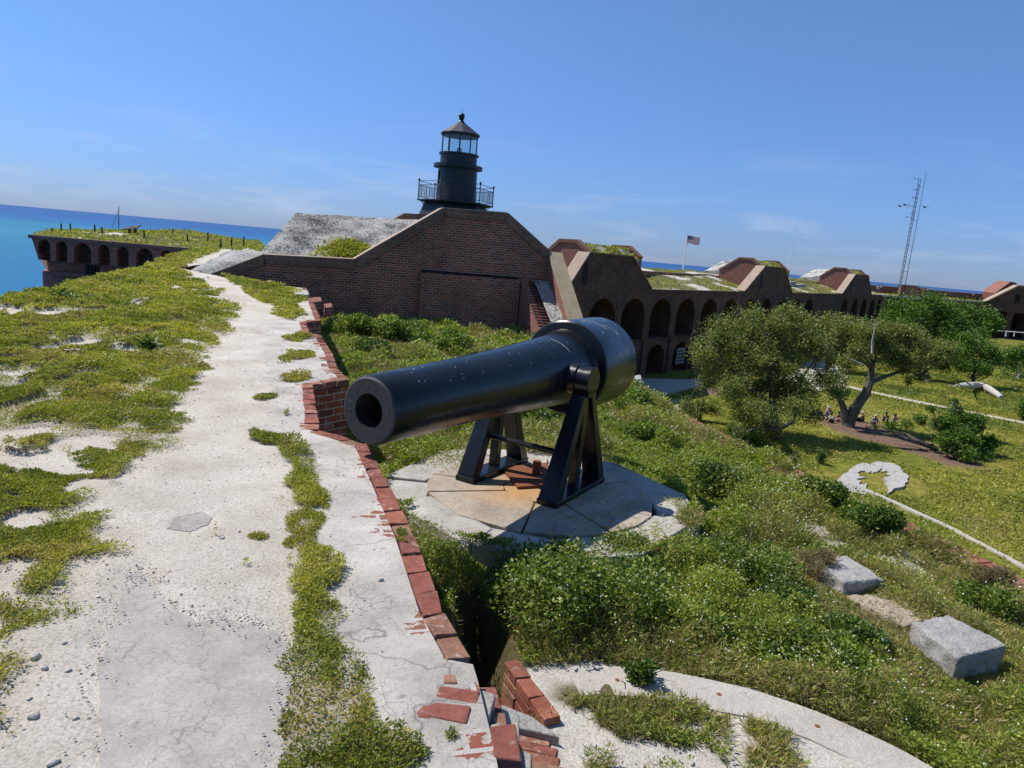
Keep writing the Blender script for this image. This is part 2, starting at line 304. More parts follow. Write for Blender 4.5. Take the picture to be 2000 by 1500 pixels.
def leafobj(name,P,size,mat,aspect=.5,upb=.45,parent=None,rnd=None,tilt=None):
    V=leafgeo(P,size,aspect,upb,tilt); n=len(P); Fq=np.arange(n*4).reshape(n,4)
    r=rng.uniform(0,1,n) if rnd is None else rnd
    return npmesh(name,V,Fq,mat,{'rnd':np.repeat(r,4)},parent)

Z0=-.12; ZP=-10.8; ZSEA=-12.6
def g0(x,y): return onz(x,y,Z0)[:2]

# ================================================================ SETTING: sea, parade, parapet top, terreplein
# sea
m,N,L,P=newmat('sea_water'); pos=geopos(N)
sp=N.new('ShaderNodeSeparateXYZ'); L.new(pos,sp.inputs[0])
vl=N.new('ShaderNodeVectorMath'); vl.operation='LENGTH'; L.new(pos,vl.inputs[0])
mps=N.new('ShaderNodeMapping'); mps.inputs['Scale'].default_value=(.0022,.011,1); L.new(pos,mps.inputs[0])
nb=noise(N,L,mps.outputs[0],1,6,.6)
lg=N.new('ShaderNodeMath'); lg.operation='LOGARITHM'; lg.inputs[1].default_value=10; L.new(vl.outputs['Value'],lg.inputs[0])
a1=N.new('ShaderNodeMath'); a1.operation='MULTIPLY_ADD'; L.new(nb.outputs['Fac'],a1.inputs[0]); a1.inputs[1].default_value=.55; L.new(lg.outputs[0],a1.inputs[2])
mr=N.new('ShaderNodeMapRange'); mr.inputs['From Min'].default_value=1.9; mr.inputs['From Max'].default_value=4.2; L.new(a1.outputs[0],mr.inputs['Value'])
rs=ramp(N,[(0,(.006,.095,.27)),(.2,(.006,.11,.28)),(.36,(.012,.155,.26)),(.48,(.022,.2,.27)),(.58,(.008,.11,.26)),(.7,(.006,.06,.22)),(1,(.006,.05,.19))]); L.new(mr.outputs[0],rs.inputs[0])
mf=N.new('ShaderNodeMapping'); mf.inputs['Scale'].default_value=(.006,.05,1); L.new(pos,mf.inputs[0])
nf=noise(N,L,mf.outputs[0],1,8,.75); rf=ramp(N,[(.71,(0,0,0)),(.75,(1,1,1))]); L.new(nf.outputs['Fac'],rf.inputs[0])
rg=ramp(N,[(.33,(0,0,0)),(.4,(1,1,1)),(.5,(1,1,1)),(.56,(0,0,0))]); L.new(mr.outputs[0],rg.inputs[0])
mq=N.new('ShaderNodeMath'); mq.operation='MULTIPLY'; L.new(rf.outputs[0],mq.inputs[0]); L.new(rg.outputs[0],mq.inputs[1])
c=mixc(N,L,mq.outputs[0],rs.outputs[0],(.75,.78,.78)); L.new(c,P.inputs['Base Color'])
P.inputs['Roughness'].default_value=.3; P.inputs['Specular IOR Level'].default_value=.08
nw=noise(N,L,pos,.45,6,.65); L.new(bump(N,L,nw.outputs['Fac'],.9,.6),P.inputs['Normal'])
SEA=m
b=MB(); R=[]
for r_ in (0.5,60,300,1500,8000,40000):
    R.append([(r_*math.cos(a),r_*math.sin(a),ZSEA) for a in [2*math.pi*k/64 for k in range(64)]])
b.rings(R,capa=True,capb=False); tag(b.build('sea',SEA),kind='structure')

# curtain frame: the far curtain's inner face
CA=onz(1265,565,-1.25); CB=onz(1700,575.5,-1.25); cdv=(CB-CA)/np.linalg.norm(CB-CA); cnv=np.array([cdv[1],-cdv[0],0.]); UP=np.array([0,0,1.])
def cpt(s,t,z): p=CA+cdv*s-cnv*t; return np.array([p[0],p[1],z])   # t = outwards from the parade
# terreplein inner edge (gorge coping) of the near curtain
GE=[tuple(onz(*p,-1.42)[:2]) for p in [(2150,1215),(2000,1140),(1880,1080),(1780,1030),(1700,997),(1530,910),(1440,868),(1300,795)]]
GE=[(6.05,1.0),(6.0,4.5)]+GE+[(2.75,20.5),(2.05,24.5)]
W0=onz(415,537,Z0); wd=np.array([.956,.292,0]); wd/=np.linalg.norm(wd); wn=np.array([wd[1],-wd[0],0])   # wall plane: direction, normal to camera
gd=-np.array([-wd[1],wd[0],0])      # towards camera, along the near curtain
WQ=onpl(1073,560,W0,wn)             # right end of wall
# parade
m,N,L,P=newmat('parade_lawn'); pos=geopos(N)
at=N.new('ShaderNodeAttribute'); at.attribute_name='path'; at2=N.new('ShaderNodeAttribute'); at2.attribute_name='mulch'
n1=noise(N,L,pos,.12,6,.65); n2=noise(N,L,pos,1.3,6,.75); n3=noise(N,L,pos,7,3,.8)
r1=ramp(N,[(.3,(.1,.12,.02)),(.46,(.18,.19,.03)),(.56,(.26,.235,.045)),(.75,(.23,.17,.065))]); L.new(n1.outputs['Fac'],r1.inputs[0])
r2=ramp(N,[(.32,(.42,.5,.42)),(.55,(1,1,1)),(.72,(1.35,1.25,1.2))]); L.new(n2.outputs['Fac'],r2.inputs[0]); c=mixc(N,L,1,r1.outputs[0],r2.outputs[0],'MULTIPLY')
r3=ramp(N,[(.35,(.45,.47,.45)),(.65,(1.3,1.3,1.3))]); L.new(n3.outputs['Fac'],r3.inputs[0]); c=mixc(N,L,1,c,r3.outputs[0],'MULTIPLY')
rm=ramp(N,[(.4,(.1,.06,.045)),(.6,(.24,.16,.12))]); L.new(n3.outputs['Fac'],rm.inputs[0]); c=mixc(N,L,at2.outputs['Fac'],c,rm.outputs[0])
c=mixc(N,L,at.outputs['Fac'],c,(.5,.46,.39)); L.new(c,P.inputs['Base Color']); P.inputs['Roughness'].default_value=.95; P.inputs['Specular IOR Level'].default_value=.1
L.new(bump(N,L,n3.outputs['Fac'],.8,.08),P.inputs['Normal']); LAWN=m
xs=np.linspace(-12,230,520); ys=np.linspace(2,300,560); X,Y=np.meshgrid(xs,ys)
def pz(*p): return onz(*p,ZP)[:2]
def linedist(X,Y,P):
    d=np.full(X.shape,1e9)
    for a,b_ in zip(P[:-1],P[1:]):
        ex,ey=b_[0]-a[0],b_[1]-a[1]; t=np.clip(((X-a[0])*ex+(Y-a[1])*ey)/(ex*ex+ey*ey),0,1); d=np.minimum(d,np.hypot(X-a[0]-ex*t,Y-a[1]-ey*t))
    return d
wob=(fbm(X*.5,Y*.5,3)-.5)*1.4
p1=1-sstep(.4,.9,linedist(X,Y,[pz(1600,742),pz(1700,765),pz(1850,797),pz(2000,825),pz(2100,843)])+wob*.4)
p2=sstep(-.4,.5,sdpoly(X,Y,[pz(1585,700),pz(1660,690),pz(1650,745),pz(1600,765),pz(1500,750)])+wob)
p3=sstep(-.4,.5,sdpoly(X,Y,[pz(1245,740),pz(1400,742),pz(1380,752),pz(1300,772),pz(1262,800),pz(1235,800)])+wob*.6)
p4=sstep(-.3,.3,sdpoly(X,Y,[pz(1285,780),pz(1330,782),pz(1338,800),pz(1300,825),pz(1255,810)])+wob*.5)
pth=np.maximum.reduce([p1,p2,p3*.85,p4])
mu_=sstep(-.8,.8,sdpoly(X,Y,[pz(1590,815),pz(1660,812),pz(1740,840),pz(1860,880),pz(1930,915),pz(1860,910),pz(1740,870),pz(1640,850)])+wob*2)
mu_=np.maximum(mu_,sstep(-.5,.5,sdpoly(X,Y,[pz(1355,742),pz(1400,748),pz(1415,775),pz(1375,770)])+wob))
mu_=np.maximum(mu_,.45*sstep(-.5,1.5,sdpoly(X,Y,[pz(1840,990),pz(2010,1010),pz(2010,1070),pz(1900,1045)])+wob*2))
Vg=np.stack([X,Y,np.full(X.shape,ZP)+(fbm(X*.12,Y*.12,5)-.5)*.25],-1).reshape(-1,3)
def gridfaces(nr,nc,mask=None):
    i=np.arange((nr-1)*(nc-1)); r_=i//(nc-1); c_=i%(nc-1); a=r_*nc+c_
    return np.stack([a,a+1,a+nc+1,a+nc],1)
o=npmesh('parade_ground',Vg,gridfaces(*X.shape),LAWN,{'path':pth.ravel(),'mulch':mu_.ravel()},smooth=True); tag(o,kind='structure')

# parapet top: outline curves
EDG=[(.10,1.0),(.07,2.12),(.03,2.32),(-.03,2.6),(-.07,2.76),(-.22,3.1),(-.49,3.95),(-1.01,5.36),(-1.17,5.78),(-1.66,6.1),(-2.27,7.96),(-1.97,8.44),(-2.28,9.1),(-2.66,10.27),(-3.3,11.95),(-3.52,12.05),(-4.04,13.55),(-3.9,14.1),(-5.12,17.72),(-5.9,20.0),(-6.6,22.0)]
def edge(y): e=np.array(EDG); return np.interp(y,e[:,1],e[:,0])
LFT=[(-7.3,1.0),(-9.72,13.24),(-10.31,15.34),(-11.7,19.98),(-13.9,26.39),(-16.9,34),(-19.5,42),(-22.5,50)]
def left(y): e=np.array(LFT); return np.interp(y,e[:,1],e[:,0])
PL=[g0(0,1440)-[.1,1.2],g0(0,1440),g0(60,1330),g0(120,1180),g0(190,1050),g0(280,900),g0(370,760),g0(380,720),g0(470,620),g0(450,590),g0(385,545),g0(352,528),g0(385,505),(-18,42),(-21,50)]
def pl_(y): e=np.array(PL); return np.interp(y,e[:,1],e[:,0])
STR=[((640,1500),100),((640,1440),85),((640,1360),85),((645,1290),75),((625,1230),62),((612,1160),48),((610,1090),42),((600,1030),36),((603,960),34),((583,900),26),((570,868),12)]
sx_=np.array([[*g0(*p),abs(g0(p[0]+w,p[1])[0]-g0(*p)[0])] for p,w in STR])
def strip(x,y):
    c_=np.interp(y,sx_[:,1],sx_[:,0]); w_=np.interp(y,sx_[:,1],sx_[:,2]); return np.where(y>sx_[-1,1]+.05,-1,w_-np.abs(x-c_))
BLOBS=[((577,662),(30,8)),((578,699),(27,14)),((578,740),(31,7)),((521,775),(24,8)),((508,857),(20,9)),((530,864),(22,10)),((755,1470),(75,32)),((700,1495),(120,30)),((478,1108),(5,5)),((420,1050),(4,3)),((500,1052),(26,8)),((570,1062),(14,12)),((566,1106),(9,6)),((790,1052),(16,14)),((783,1038),(10,8)),((560,810),(3,3)),((882,1438),(11,11))]
PATCHM=[g0(*p) for p in [(436,541),(474,546),(574,566),(600,584),(578,592),(596,618),(575,626),(552,622),(540,596),(512,592),(470,560)]]
def cover(x,y):
    w1=(fbm(x*1.6,y*1.6,11)-.5); w2=(fbm(x*5,y*5,21,3)-.5)
    d=pl_(y)-x+w1*.9*np.clip(y/6,.35,1)+w2*.5
    c1=sstep(-.06,.22,d)
    hole=fbm(x*1.25+3,y*1.0,31,4)+.3*(fbm(x*3,y*3,33,3)-.5)
    thr=np.interp(y,[2,4,6,9,14,22,40],[.58,.58,.575,.59,.61,.63,.67]); hole=np.where(y<6.5,hole*sstep(4.5,6.5,y)+(1-sstep(4.5,6.5,y))*fbm(x*1.9+7,y*1.9,36,4),hole)
    c1=c1*(1-sstep(thr,thr+.035,hole))
    c1=c1*(1-.75*sstep(.52,.62,fbm(x*3.6,y*2.6,35,4)))
    s=strip(x,y)+w1*.16+w2*.22; c2=sstep(-.01,.04,s)*(.3+.7*sstep(.3,.42,fbm(x*6,y*4,77,3)))
    c2=c2*(1-.55*sstep(3.0,2.5,y)*sstep(.5,.6,fbm(x*5,y*5,78,2)))
    c=np.maximum(c1,c2)
    for (px,py),(rx,ry) in BLOBS:
        q=g0(px,py); a=abs(g0(px+rx,py)[0]-q[0]); b_=abs(g0(px,py+ry)[1]-g0(px,py-ry)[1])/2
        dd=1-np.sqrt(((x-q[0])/a)**2+((y-q[1])/b_)**2)+w2*1.2; c=np.maximum(c,sstep(0,.25,dd))
    c=np.maximum(c,sstep(-.05,.1,sdpoly(x,y,PATCHM)+w2*.5+w1*.3))
    c=np.maximum(c,sstep(-.3,.5,y-29+w1*6)*sstep(0,.4,x-(pl_(y)+1.6))) if np.any(y>28) else c
    return c
CP1=[g0(*p) for p in [(200,1560),(196,1400),(192,1290),(230,1200),(248,1122),(272,1118),(300,1150),(345,1195),(385,1218),(450,1210),(480,1220),(540,1235),(566,1270),(572,1330),(560,1400),(545,1500),(535,1560)]]
CP2=[g0(*p) for p in [(325,1035),(345,1012),(395,1003),(415,1012),(408,1026),(372,1041)]]
def zpar(x,y):
    h=(fbm(x*.6,y*.6,41)-.5)*.07+(fbm(x*4,y*4,42,3)-.5)*.012
    s=sstep(.1,1.2,pl_(y)-x); dl=x-left(y)
    h=h+s*.06*cover(x,y)+s*(.05*sstep(0,6,y-6))*sstep(.1,2.6,pl_(y)-x)
    h=h-.12*sstep(.9,0,dl)
    k=sstep(.12,.5,edge(y)-x)          # flat next to the coping
    k=k*(1-sstep(-.14,.04,sdpoly(x,y,CP1)))*(1-sstep(-.1,.03,sdpoly(x,y,CP2)))
    return Z0+h*k
nr,nc=430,420
yr=1.55*np.exp(np.linspace(0,math.log(50/1.55),nr)); U=np.linspace(0,1,nc)**.8
YY=np.repeat(yr[:,None],nc,1); ed=edge(yr)[:,None]
ed=np.where(yr[:,None]>22,np.interp(yr,[22,26,50],[-8.5,-12.5,-17])[:,None],ed)
XX=(ed-.12*((yr[:,None]<22)&(yr[:,None]>2.72))-.002)*(U[None,:])+left(yr)[:,None]*(1-U[None,:])
ZZ=zpar(XX,YY); CV=cover(XX,YY)
conc=sstep(-.05,.06,XX-np.interp(YY,np.append(sx_[:,1],[5.6,7.5,10,13]),np.append(sx_[:,0]-.05,[-1.9,-2.6,-3.6,-4.7]))+(fbm(XX*3,YY*3,51)-.5)*.4)*(YY<21)
nb_=sstep(.55,.0,ed-XX)
m,N,L,P=newmat('parapet_top'); pos=geopos(N)
av=N.new('ShaderNodeAttribute'); av.attribute_name='veg'; ac=N.new('ShaderNodeAttribute'); ac.attribute_name='conc'; ab=N.new('ShaderNodeAttribute'); ab.attribute_name='near'
nA=noise(N,L,pos,1.4,7,.65); rA=ramp(N,[(.3,(.44,.39,.32)),(.48,(.55,.5,.43)),(.62,(.63,.58,.51)),(.75,(.67,.63,.56))]); L.new(nA.outputs['Fac'],rA.inputs[0])
vg=N.new('ShaderNodeTexVoronoi'); vg.inputs['Scale'].default_value=85; L.new(pos,vg.inputs['Vector'])
vg2=N.new('ShaderNodeTexVoronoi'); vg2.inputs['Scale'].default_value=150; L.new(pos,vg2.inputs['Vector'])
rG=ramp(N,[(.0,(1.08,1.08,1.08)),(.5,(.98,.98,.98)),(.8,(.74,.72,.7))]); L.new(vg.outputs['Distance'],rG.inputs[0])
cG=mixc(N,L,.8,rA.outputs[0],rG.outputs[0],'MULTIPLY')
sepc=N.new('ShaderNodeSeparateColor'); L.new(vg.outputs['Color'],sepc.inputs[0]); rB=ramp(N,[(.0,(.8,.78,.76)),(.12,(1,1,1))]); L.new(sepc.outputs[0],rB.inputs[0]); cG=mixc(N,L,.8,cG,rB.outputs[0],'MULTIPLY')
nS=noise(N,L,pos,55,6,.8); rS=ramp(N,[(.32,(.6,.57,.54)),(.45,(.97,.97,.97)),(.7,(1.12,1.12,1.12))]); L.new(nS.outputs['Fac'],rS.inputs[0]); cG=mixc(N,L,.9,cG,rS.outputs[0],'MULTIPLY')
nC=noise(N,L,pos,2.2,8,.7); rC=ramp(N,[(.3,(.33,.305,.27)),(.5,(.5,.46,.41)),(.7,(.62,.58,.52))]); L.new(nC.outputs['Fac'],rC.inputs[0])
def crackfac(N,L,pos,scale,w,wobs=.35):
    wn=noise(N,L,pos,scale*2.2,4); ad=N.new('ShaderNodeMixRGB'); ad.blend_type='LINEAR_LIGHT'; ad.inputs[0].default_value=wobs/scale*.5; L.new(pos,ad.inputs[1]); L.new(wn.outputs['Color'],ad.inputs[2])
    v=N.new('ShaderNodeTexVoronoi'); v.feature='DISTANCE_TO_EDGE'; v.inputs['Scale'].default_value=scale; L.new(ad.outputs[0],v.inputs['Vector'])
    r=ramp(N,[(0,(1,1,1)),(w,(0,0,0))]); L.new(v.outputs['Distance'],r.inputs[0]); return r.outputs[0]
ck=crackfac(N,L,pos,.7,.0045); ck2=crackfac(N,L,pos,14,.05)
nD=noise(N,L,pos,1.7,3); rD=ramp(N,[(.5,(0,0,0)),(.62,(.75,.75,.75))]); L.new(nD.outputs['Fac'],rD.inputs[0]); mD=N.new('ShaderNodeMath'); mD.operation='MULTIPLY'; L.new(ck2,mD.inputs[0]); L.new(rD.outputs[0],mD.inputs[1])
cC=mixc(N,L,ck,rC.outputs[0],(.24,.22,.2)); cC=mixc(N,L,mD.outputs[0],cC,(.17,.155,.14))
nE=noise(N,L,pos,38,4,.75); rE=ramp(N,[(.6,(0,0,0)),(.7,(.7,.7,.7))]); L.new(nE.outputs['Fac'],rE.inputs[0]); cC=mixc(N,L,rE.outputs[0],cC,(.2,.19,.18))
# bricks showing through where the render has worn off
mb=N.new('ShaderNodeMapping'); mb.inputs['Rotation'].default_value=(0,0,math.radians(-17)); L.new(pos,mb.inputs[0])
bt=N.new('ShaderNodeTexBrick'); bt.inputs['Scale'].default_value=1; bt.inputs['Brick Width'].default_value=.2; bt.inputs['Row Height'].default_value=.1; bt.inputs['Mortar Size'].default_value=.012
bt.inputs['Color1'].default_value=(.3,.1,.07,1); bt.inputs['Color2'].default_value=(.26,.13,.08,1); bt.inputs['Mortar'].default_value=(.5,.47,.43,1); L.new(mb.outputs[0],bt.inputs['Vector'])
nF=noise(N,L,pos,4.2,5,.65); adF=N.new('ShaderNodeMath'); adF.operation='MULTIPLY_ADD'; L.new(ab.outputs['Fac'],adF.inputs[0]); adF.inputs[1].default_value=.2; L.new(nF.outputs['Fac'],adF.inputs[2])
rF=ramp(N,[(.735,(0,0,0)),(.755,(1,1,1))]); L.new(adF.outputs[0],rF.inputs[0]); cC=mixc(N,L,rF.outputs[0],cC,bt.outputs['Color'])
c=mixc(N,L,ac.outputs['Fac'],cG,cC)
nV=noise(N,L,pos,20,5,.7); rV=ramp(N,[(.3,(.07,.065,.035)),(.7,(.2,.18,.12))]); L.new(nV.outputs['Fac'],rV.inputs[0]); c=mixc(N,L,av.outputs['Fac'],c,rV.outputs[0])
L.new(c,P.inputs['Base Color']); P.inputs['Roughness'].default_value=.95; P.inputs['Specular IOR Level'].default_value=.12
inv=N.new('ShaderNodeMath'); inv.operation='SUBTRACT'; inv.inputs[0].default_value=1; L.new(ac.outputs['Fac'],inv.inputs[1])
hm=N.new('ShaderNodeMath'); hm.operation='MULTIPLY'; L.new(vg.outputs['Distance'],hm.inputs[0]); L.new(inv.outputs[0],hm.inputs[1])
nn=bump(N,L,hm.outputs[0],-.7,.01); nn=bump(N,L,nS.outputs['Fac'],.8,.012,nn); nn=bump(N,L,nE.outputs['Fac'],.8,.006,nn); nn=bump(N,L,nC.outputs['Fac'],.5,.02,nn); nn=bump(N,L,ck,-.6,.01,nn); L.new(nn,P.inputs['Normal'])
PTOP=m
o=npmesh('sand_path',np.stack([XX,YY,ZZ],-1).reshape(-1,3),gridfaces(nr,nc)[:,::-1],PTOP,{'veg':CV.ravel()*.9,'conc':conc.ravel(),'near':nb_.ravel()},smooth=True); tag(o,kind='structure')
# smooth worn concrete patch in the path
def patchpoly(pts,z,name,mat,wobble=.02,sub=10,thick=.03):
    P=[]; n=len(pts)
    for i in range(n):
        a=np.array(pts[i]);b_=np.array(pts[(i+1)%n])
        for k in range(sub):
            q=a+(b_-a)*k/sub; w=(vn(np.array([q[0]*9]),np.array([q[1]*9]),3)[0]-.5)*wobble*2+(vn(np.array([q[0]*40]),np.array([q[1]*40]),4)[0]-.5)*wobble*1.2; q=q+np.array([w,-w]); P.append((q[0],q[1],z))
    b=MB(); b.prism([(p[0],p[1],z-thick) for p in P],(0,0,thick)); return b.build(name,mat)
m,N,L,P=newmat('worn_concrete'); pos=geopos(N)
n1=noise(N,L,pos,1.2,6,.6); r=ramp(N,[(.3,(.36,.33,.305)),(.7,(.45,.415,.38))]); L.new(n1.outputs['Fac'],r.inputs[0])
k1=crackfac(N,L,pos,3.6,.016,.6); k2=crackfac(N,L,pos,20,.07); n2=noise(N,L,pos,2.1,3); r2=ramp(N,[(.4,(.1,.1,.1)),(.58,(.8,.8,.8))]); L.new(n2.outputs['Fac'],r2.inputs[0])
mm=N.new('ShaderNodeMath'); mm.operation='MULTIPLY'; L.new(k2,mm.inputs[0]); L.new(r2.outputs[0],mm.inputs[1]); m6=N.new('ShaderNodeMath'); m6.operation='MULTIPLY'; L.new(k1,m6.inputs[0]); L.new(r2.outputs[0],m6.inputs[1])
c=mixc(N,L,mm.outputs[0],r.outputs[0],(.27,.25,.235)); c=mixc(N,L,m6.outputs[0],c,(.2,.18,.165)); g=noise(N,L,pos,110,3,.8); rg=ramp(N,[(.3,(.75,.75,.75)),(.7,(1.12,1.12,1.12))]); L.new(g.outputs['Fac'],rg.inputs[0]); c=mixc(N,L,1,c,rg.outputs[0],'MULTIPLY')
n9=noise(N,L,pos,3.5,7,.75); r9=ramp(N,[(.35,(.78,.76,.74)),(.6,(1.05,1.05,1.04)),(.75,(1.25,1.23,1.2))]); L.new(n9.outputs['Fac'],r9.inputs[0]); c=mixc(N,L,1,c,r9.outputs[0],'MULTIPLY')
L.new(c,P.inputs['Base Color']); P.inputs['Roughness'].default_value=.9; P.inputs['Specular IOR Level'].default_value=.2; L.new(bump(N,L,mm.outputs[0],-.5,.004,bump(N,L,g.outputs['Fac'],.4,.004)),P.inputs['Normal']); WORN=m
tag(patchpoly(CP1,Z0+.006,'concrete_patch',WORN,.02,22),kind='structure')
tag(patchpoly(CP2,Z0+.006,'concrete_patch',WORN,.015,14),kind='structure')

# terreplein
def ger(y): e=np.array(GE); return np.interp(y,e[:,1],e[:,0])
PIT=[onz(*p,-1.15)[:2] for p in [(880,1150),(935,1140),(1003,1235),(1018,1290),(1072,1400),(960,1400),(900,1300)]]
CRX=GRD=None
def zter(x,y,nopit=False):
    u=np.clip((x-edge(y))/np.maximum(ger(y)-edge(y),.5),0,1)
    h=-1.2-.22*u**1.5+(fbm(x*.9,y*.9,61)-.5)*.12+(fbm(x*4,y*4,62,3)-.5)*.03
    h=h+.03*sstep(6,3,y)-.15*sstep(14,24,y)
    rr_=np.hypot(x-1.05,y-2.4); h=np.where(rr_<2.3,h*sstep(1.8,2.3,rr_)+(1-sstep(1.8,2.3,rr_))*(-1.178+(fbm(x*5,y*5,63,3)-.5)*.03),h)
    if not nopit: h=h-.55*sstep(-.02,.1,sdpoly(x,y,PIT))
    return h
yr2=1.2*np.exp(np.linspace(0,math.log(29/1.2),340)); U=np.linspace(0,1,300)
e2_=edge(yr2)[:,None]-.15; X2=e2_+(ger(yr2)[:,None]-e2_)*U[None,:]; Y2=np.repeat(yr2[:,None],300,1)
def sandm(x,y):   # bare sand mask on the terreplein (1 = bare)
    c=sdpoly(x,y,[onz(*p,-1.2)[:2] for p in [(1040,1310),(1250,1290),(1500,1350),(1760,1450),(1900,1540),(1000,1600),(960,1420)]])
    b_=sstep(-.05,.1,c+(fbm(x*4,y*4,66)-.5)*.3)
    cov=sstep(.5,.56,fbm(x*2.3,y*2.3,67,4)+.05)      # grass mats over the sand
    b_=b_*(1-.95*cov*sstep(.12,.3,c))
    b2=sstep(.72,.76,fbm(x*1.1+9,y*1.1,68,4))*sstep(5,6,y)
    for (px,py),r_ in [((1570,1025),.22),((1640,1060),.2),((1730,1090),.22),((1790,1115),.18),((1300,1180),.1),((860,690),.3),((1215,1130),.0)]:
        q=onz(px,py,-1.3); b2=np.maximum(b2,sstep(0,.1,r_-np.hypot((x-q[0])/1.3,y-q[1])+(fbm(x*6,y*6,69,2)-.5)*.25))
    return np.maximum(b_,b2*.9)*(1-sstep(-.03,.02,sdpoly(x,y,PIT)))
SM=sandm(X2,Y2)
m,N,L,P=newmat('terreplein_soil'); pos=geopos(N); at=N.new('ShaderNodeAttribute'); at.attribute_name='sand'
n1=noise(N,L,pos,4,7,.7); r1=ramp(N,[(.3,(.07,.075,.03)),(.55,(.13,.115,.05)),(.75,(.22,.18,.11))]); L.new(n1.outputs['Fac'],r1.inputs[0])
r2=ramp(N,[(.3,(.5,.46,.41)),(.7,(.64,.61,.56))]); L.new(n1.outputs['Fac'],r2.inputs[0]); c=mixc(N,L,at.outputs['Fac'],r1.outputs[0],r2.outputs[0])
g=noise(N,L,pos,55,4,.8); rg=ramp(N,[(.35,(.6,.58,.55)),(.6,(1.1,1.1,1.1))]); L.new(g.outputs['Fac'],rg.inputs[0]); c=mixc(N,L,1,c,rg.outputs[0],'MULTIPLY'); L.new(c,P.inputs['Base Color']); P.inputs['Roughness'].default_value=.95
P.inputs['Specular IOR Level'].default_value=.1; L.new(bump(N,L,g.outputs['Fac'],.9,.015),P.inputs['Normal'])
o=npmesh('terreplein',np.stack([X2,Y2,zter(X2,Y2)],-1).reshape(-1,3),gridfaces(340,300),m,{'sand':SM.ravel()},smooth=True); tag(o,kind='structure'); SOIL=m

# ================================================================ PARAPET WALL (near) with brick coping
pw=thing('parapet_wall','long low parapet wall beside the path with a crumbling red brick edge','wall',(-.5,4,Z0-1.1))
E3=np.array(EDG)
b=MB()
for (x0,y0),(x1,y1) in zip(EDG[:-1],EDG[1:]):
    if y0<1.5 and y1<1.5: continue
    d=np.array([x1-x0,y1-y0]); d/=np.linalg.norm(d); nrm_=np.array([d[1],-d[0]])*.0
    b.add([(x0,y0,-2.4),(x1,y1,-2.4),(x1,y1,Z0-.075),(x0,y0,Z0-.075)],[(0,1,2,3)])
b.build('brick_face',BRICK,pw)
b=MB()
def along(P,step,off,w,h,z,jit=.009,gap=.014,skip=lambda p:False):
    for (x0,y0),(x1,y1) in zip(P[:-1],P[1:]):
        v=np.array([x1-x0,y1-y0]); ln=np.linalg.norm(v)
        if ln<.06: continue
        d=v/ln; nn=np.array([-d[1],d[0]]); n_=max(1,round(ln/step)); st=ln/n_
        for k in range(n_):
            c_=np.array([x0,y0])+d*(k+.5)*st+nn*off
            if skip(c_): continue
            b.box((c_[0],c_[1],z+random.uniform(-.006,.006)),(d[0]*(st-gap),d[1]*(st-gap),0),(nn[0]*w,nn[1]*w,0),(0,0,h),0,jit)
nearE=[p for p in EDG if p[1]>=2.7]; 
along([p for p in nearE if p[1]<=5.8],.205,.055,.105,.08,Z0-.035)
along([p for p in nearE if 5.75<p[1]<8.5],.2,.065,.12,.08,Z0-.033)
along([p for p in nearE if 8.4<p[1]<12],.11,.1,.2,.08,Z0-.042)
along([p for p in nearE if p[1]>=11.9],.2,.065,.12,.08,Z0-.03)
b.build('brick_coping',COPBR,pw,bevel=.006)
# broken stretch nearest the camera
b=MB()
for px,py,l,w,a in [(893,1358,.17,.085,-.12),(868,1390,.19,.09,-.1),(838,1393,.07,.08,-.1),(878,1322,.05,.1,.2)]:
    q=onz(px,py,Z0); b.box((q[0],q[1],Z0-.0375),(math.cos(a)*l,math.sin(a)*l,0),(-math.sin(a)*w,math.cos(a)*w,0),(0,0,.08),0,.009)
for k,(yk,dz,ln_,mi) in enumerate([(2.62,-.13,.15,0),(2.44,-.11,.16,0),(2.25,-.035,.17,0),(2.05,-.12,.16,0),(1.86,-.04,.17,0),(1.68,-.1,.16,0)]):
    xk=float(edge(yk))+.045; d_=np.array([.12,-.99]); b.box((xk,yk,Z0+dz),(d_[0]*ln_,d_[1]*ln_,0),(.1,.012,0),(0,0,.075),mi,.01)
for k,(yk,xo,dz) in enumerate([(2.58,.13,-.2),(2.36,.14,-.22),(2.14,.13,-.2),(1.92,.14,-.23),(1.7,.13,-.2)]):
    b.box((float(edge(yk))+xo,yk,Z0+dz-.05),(.09,-.01,0),(.015,.21,0),(0,0,.14),1,.014)
for yk,xo in ((2.5,-.03),(2.3,-.04),(1.95,-.03)): b.box((float(edge(yk))+xo+.02,yk,Z0-.08),(.1,0,0),(0,.15,0),(0,0,.1),1,.02)
b.box((.04,2.1,Z0-.62),(.16,0,0),(-.1,1.5,0),(0,0,.66),1,.01)
b.build('broken_masonry',[COPBR,stonemat('broken_mortar',(.4,.37,.33),(.52,.49,.45),8,(.12,.1,.09),.5,.8,grain=60)],pw,bevel=.008)
# outer scarp
sw=thing('scarp_wall','outer brick scarp wall falling from the grassy parapet to the sea','wall',(-11,16,ZSEA))
b=MB()
for (x0,y0),(x1,y1) in zip(LFT[:-1],LFT[1:]): b.add([(x0,y0,-14),(x1,y1,-14),(x1,y1,Z0-.16),(x0,y0,Z0-.16)],[(3,2,1,0)])
b.build('brick_face',BRICK,sw)
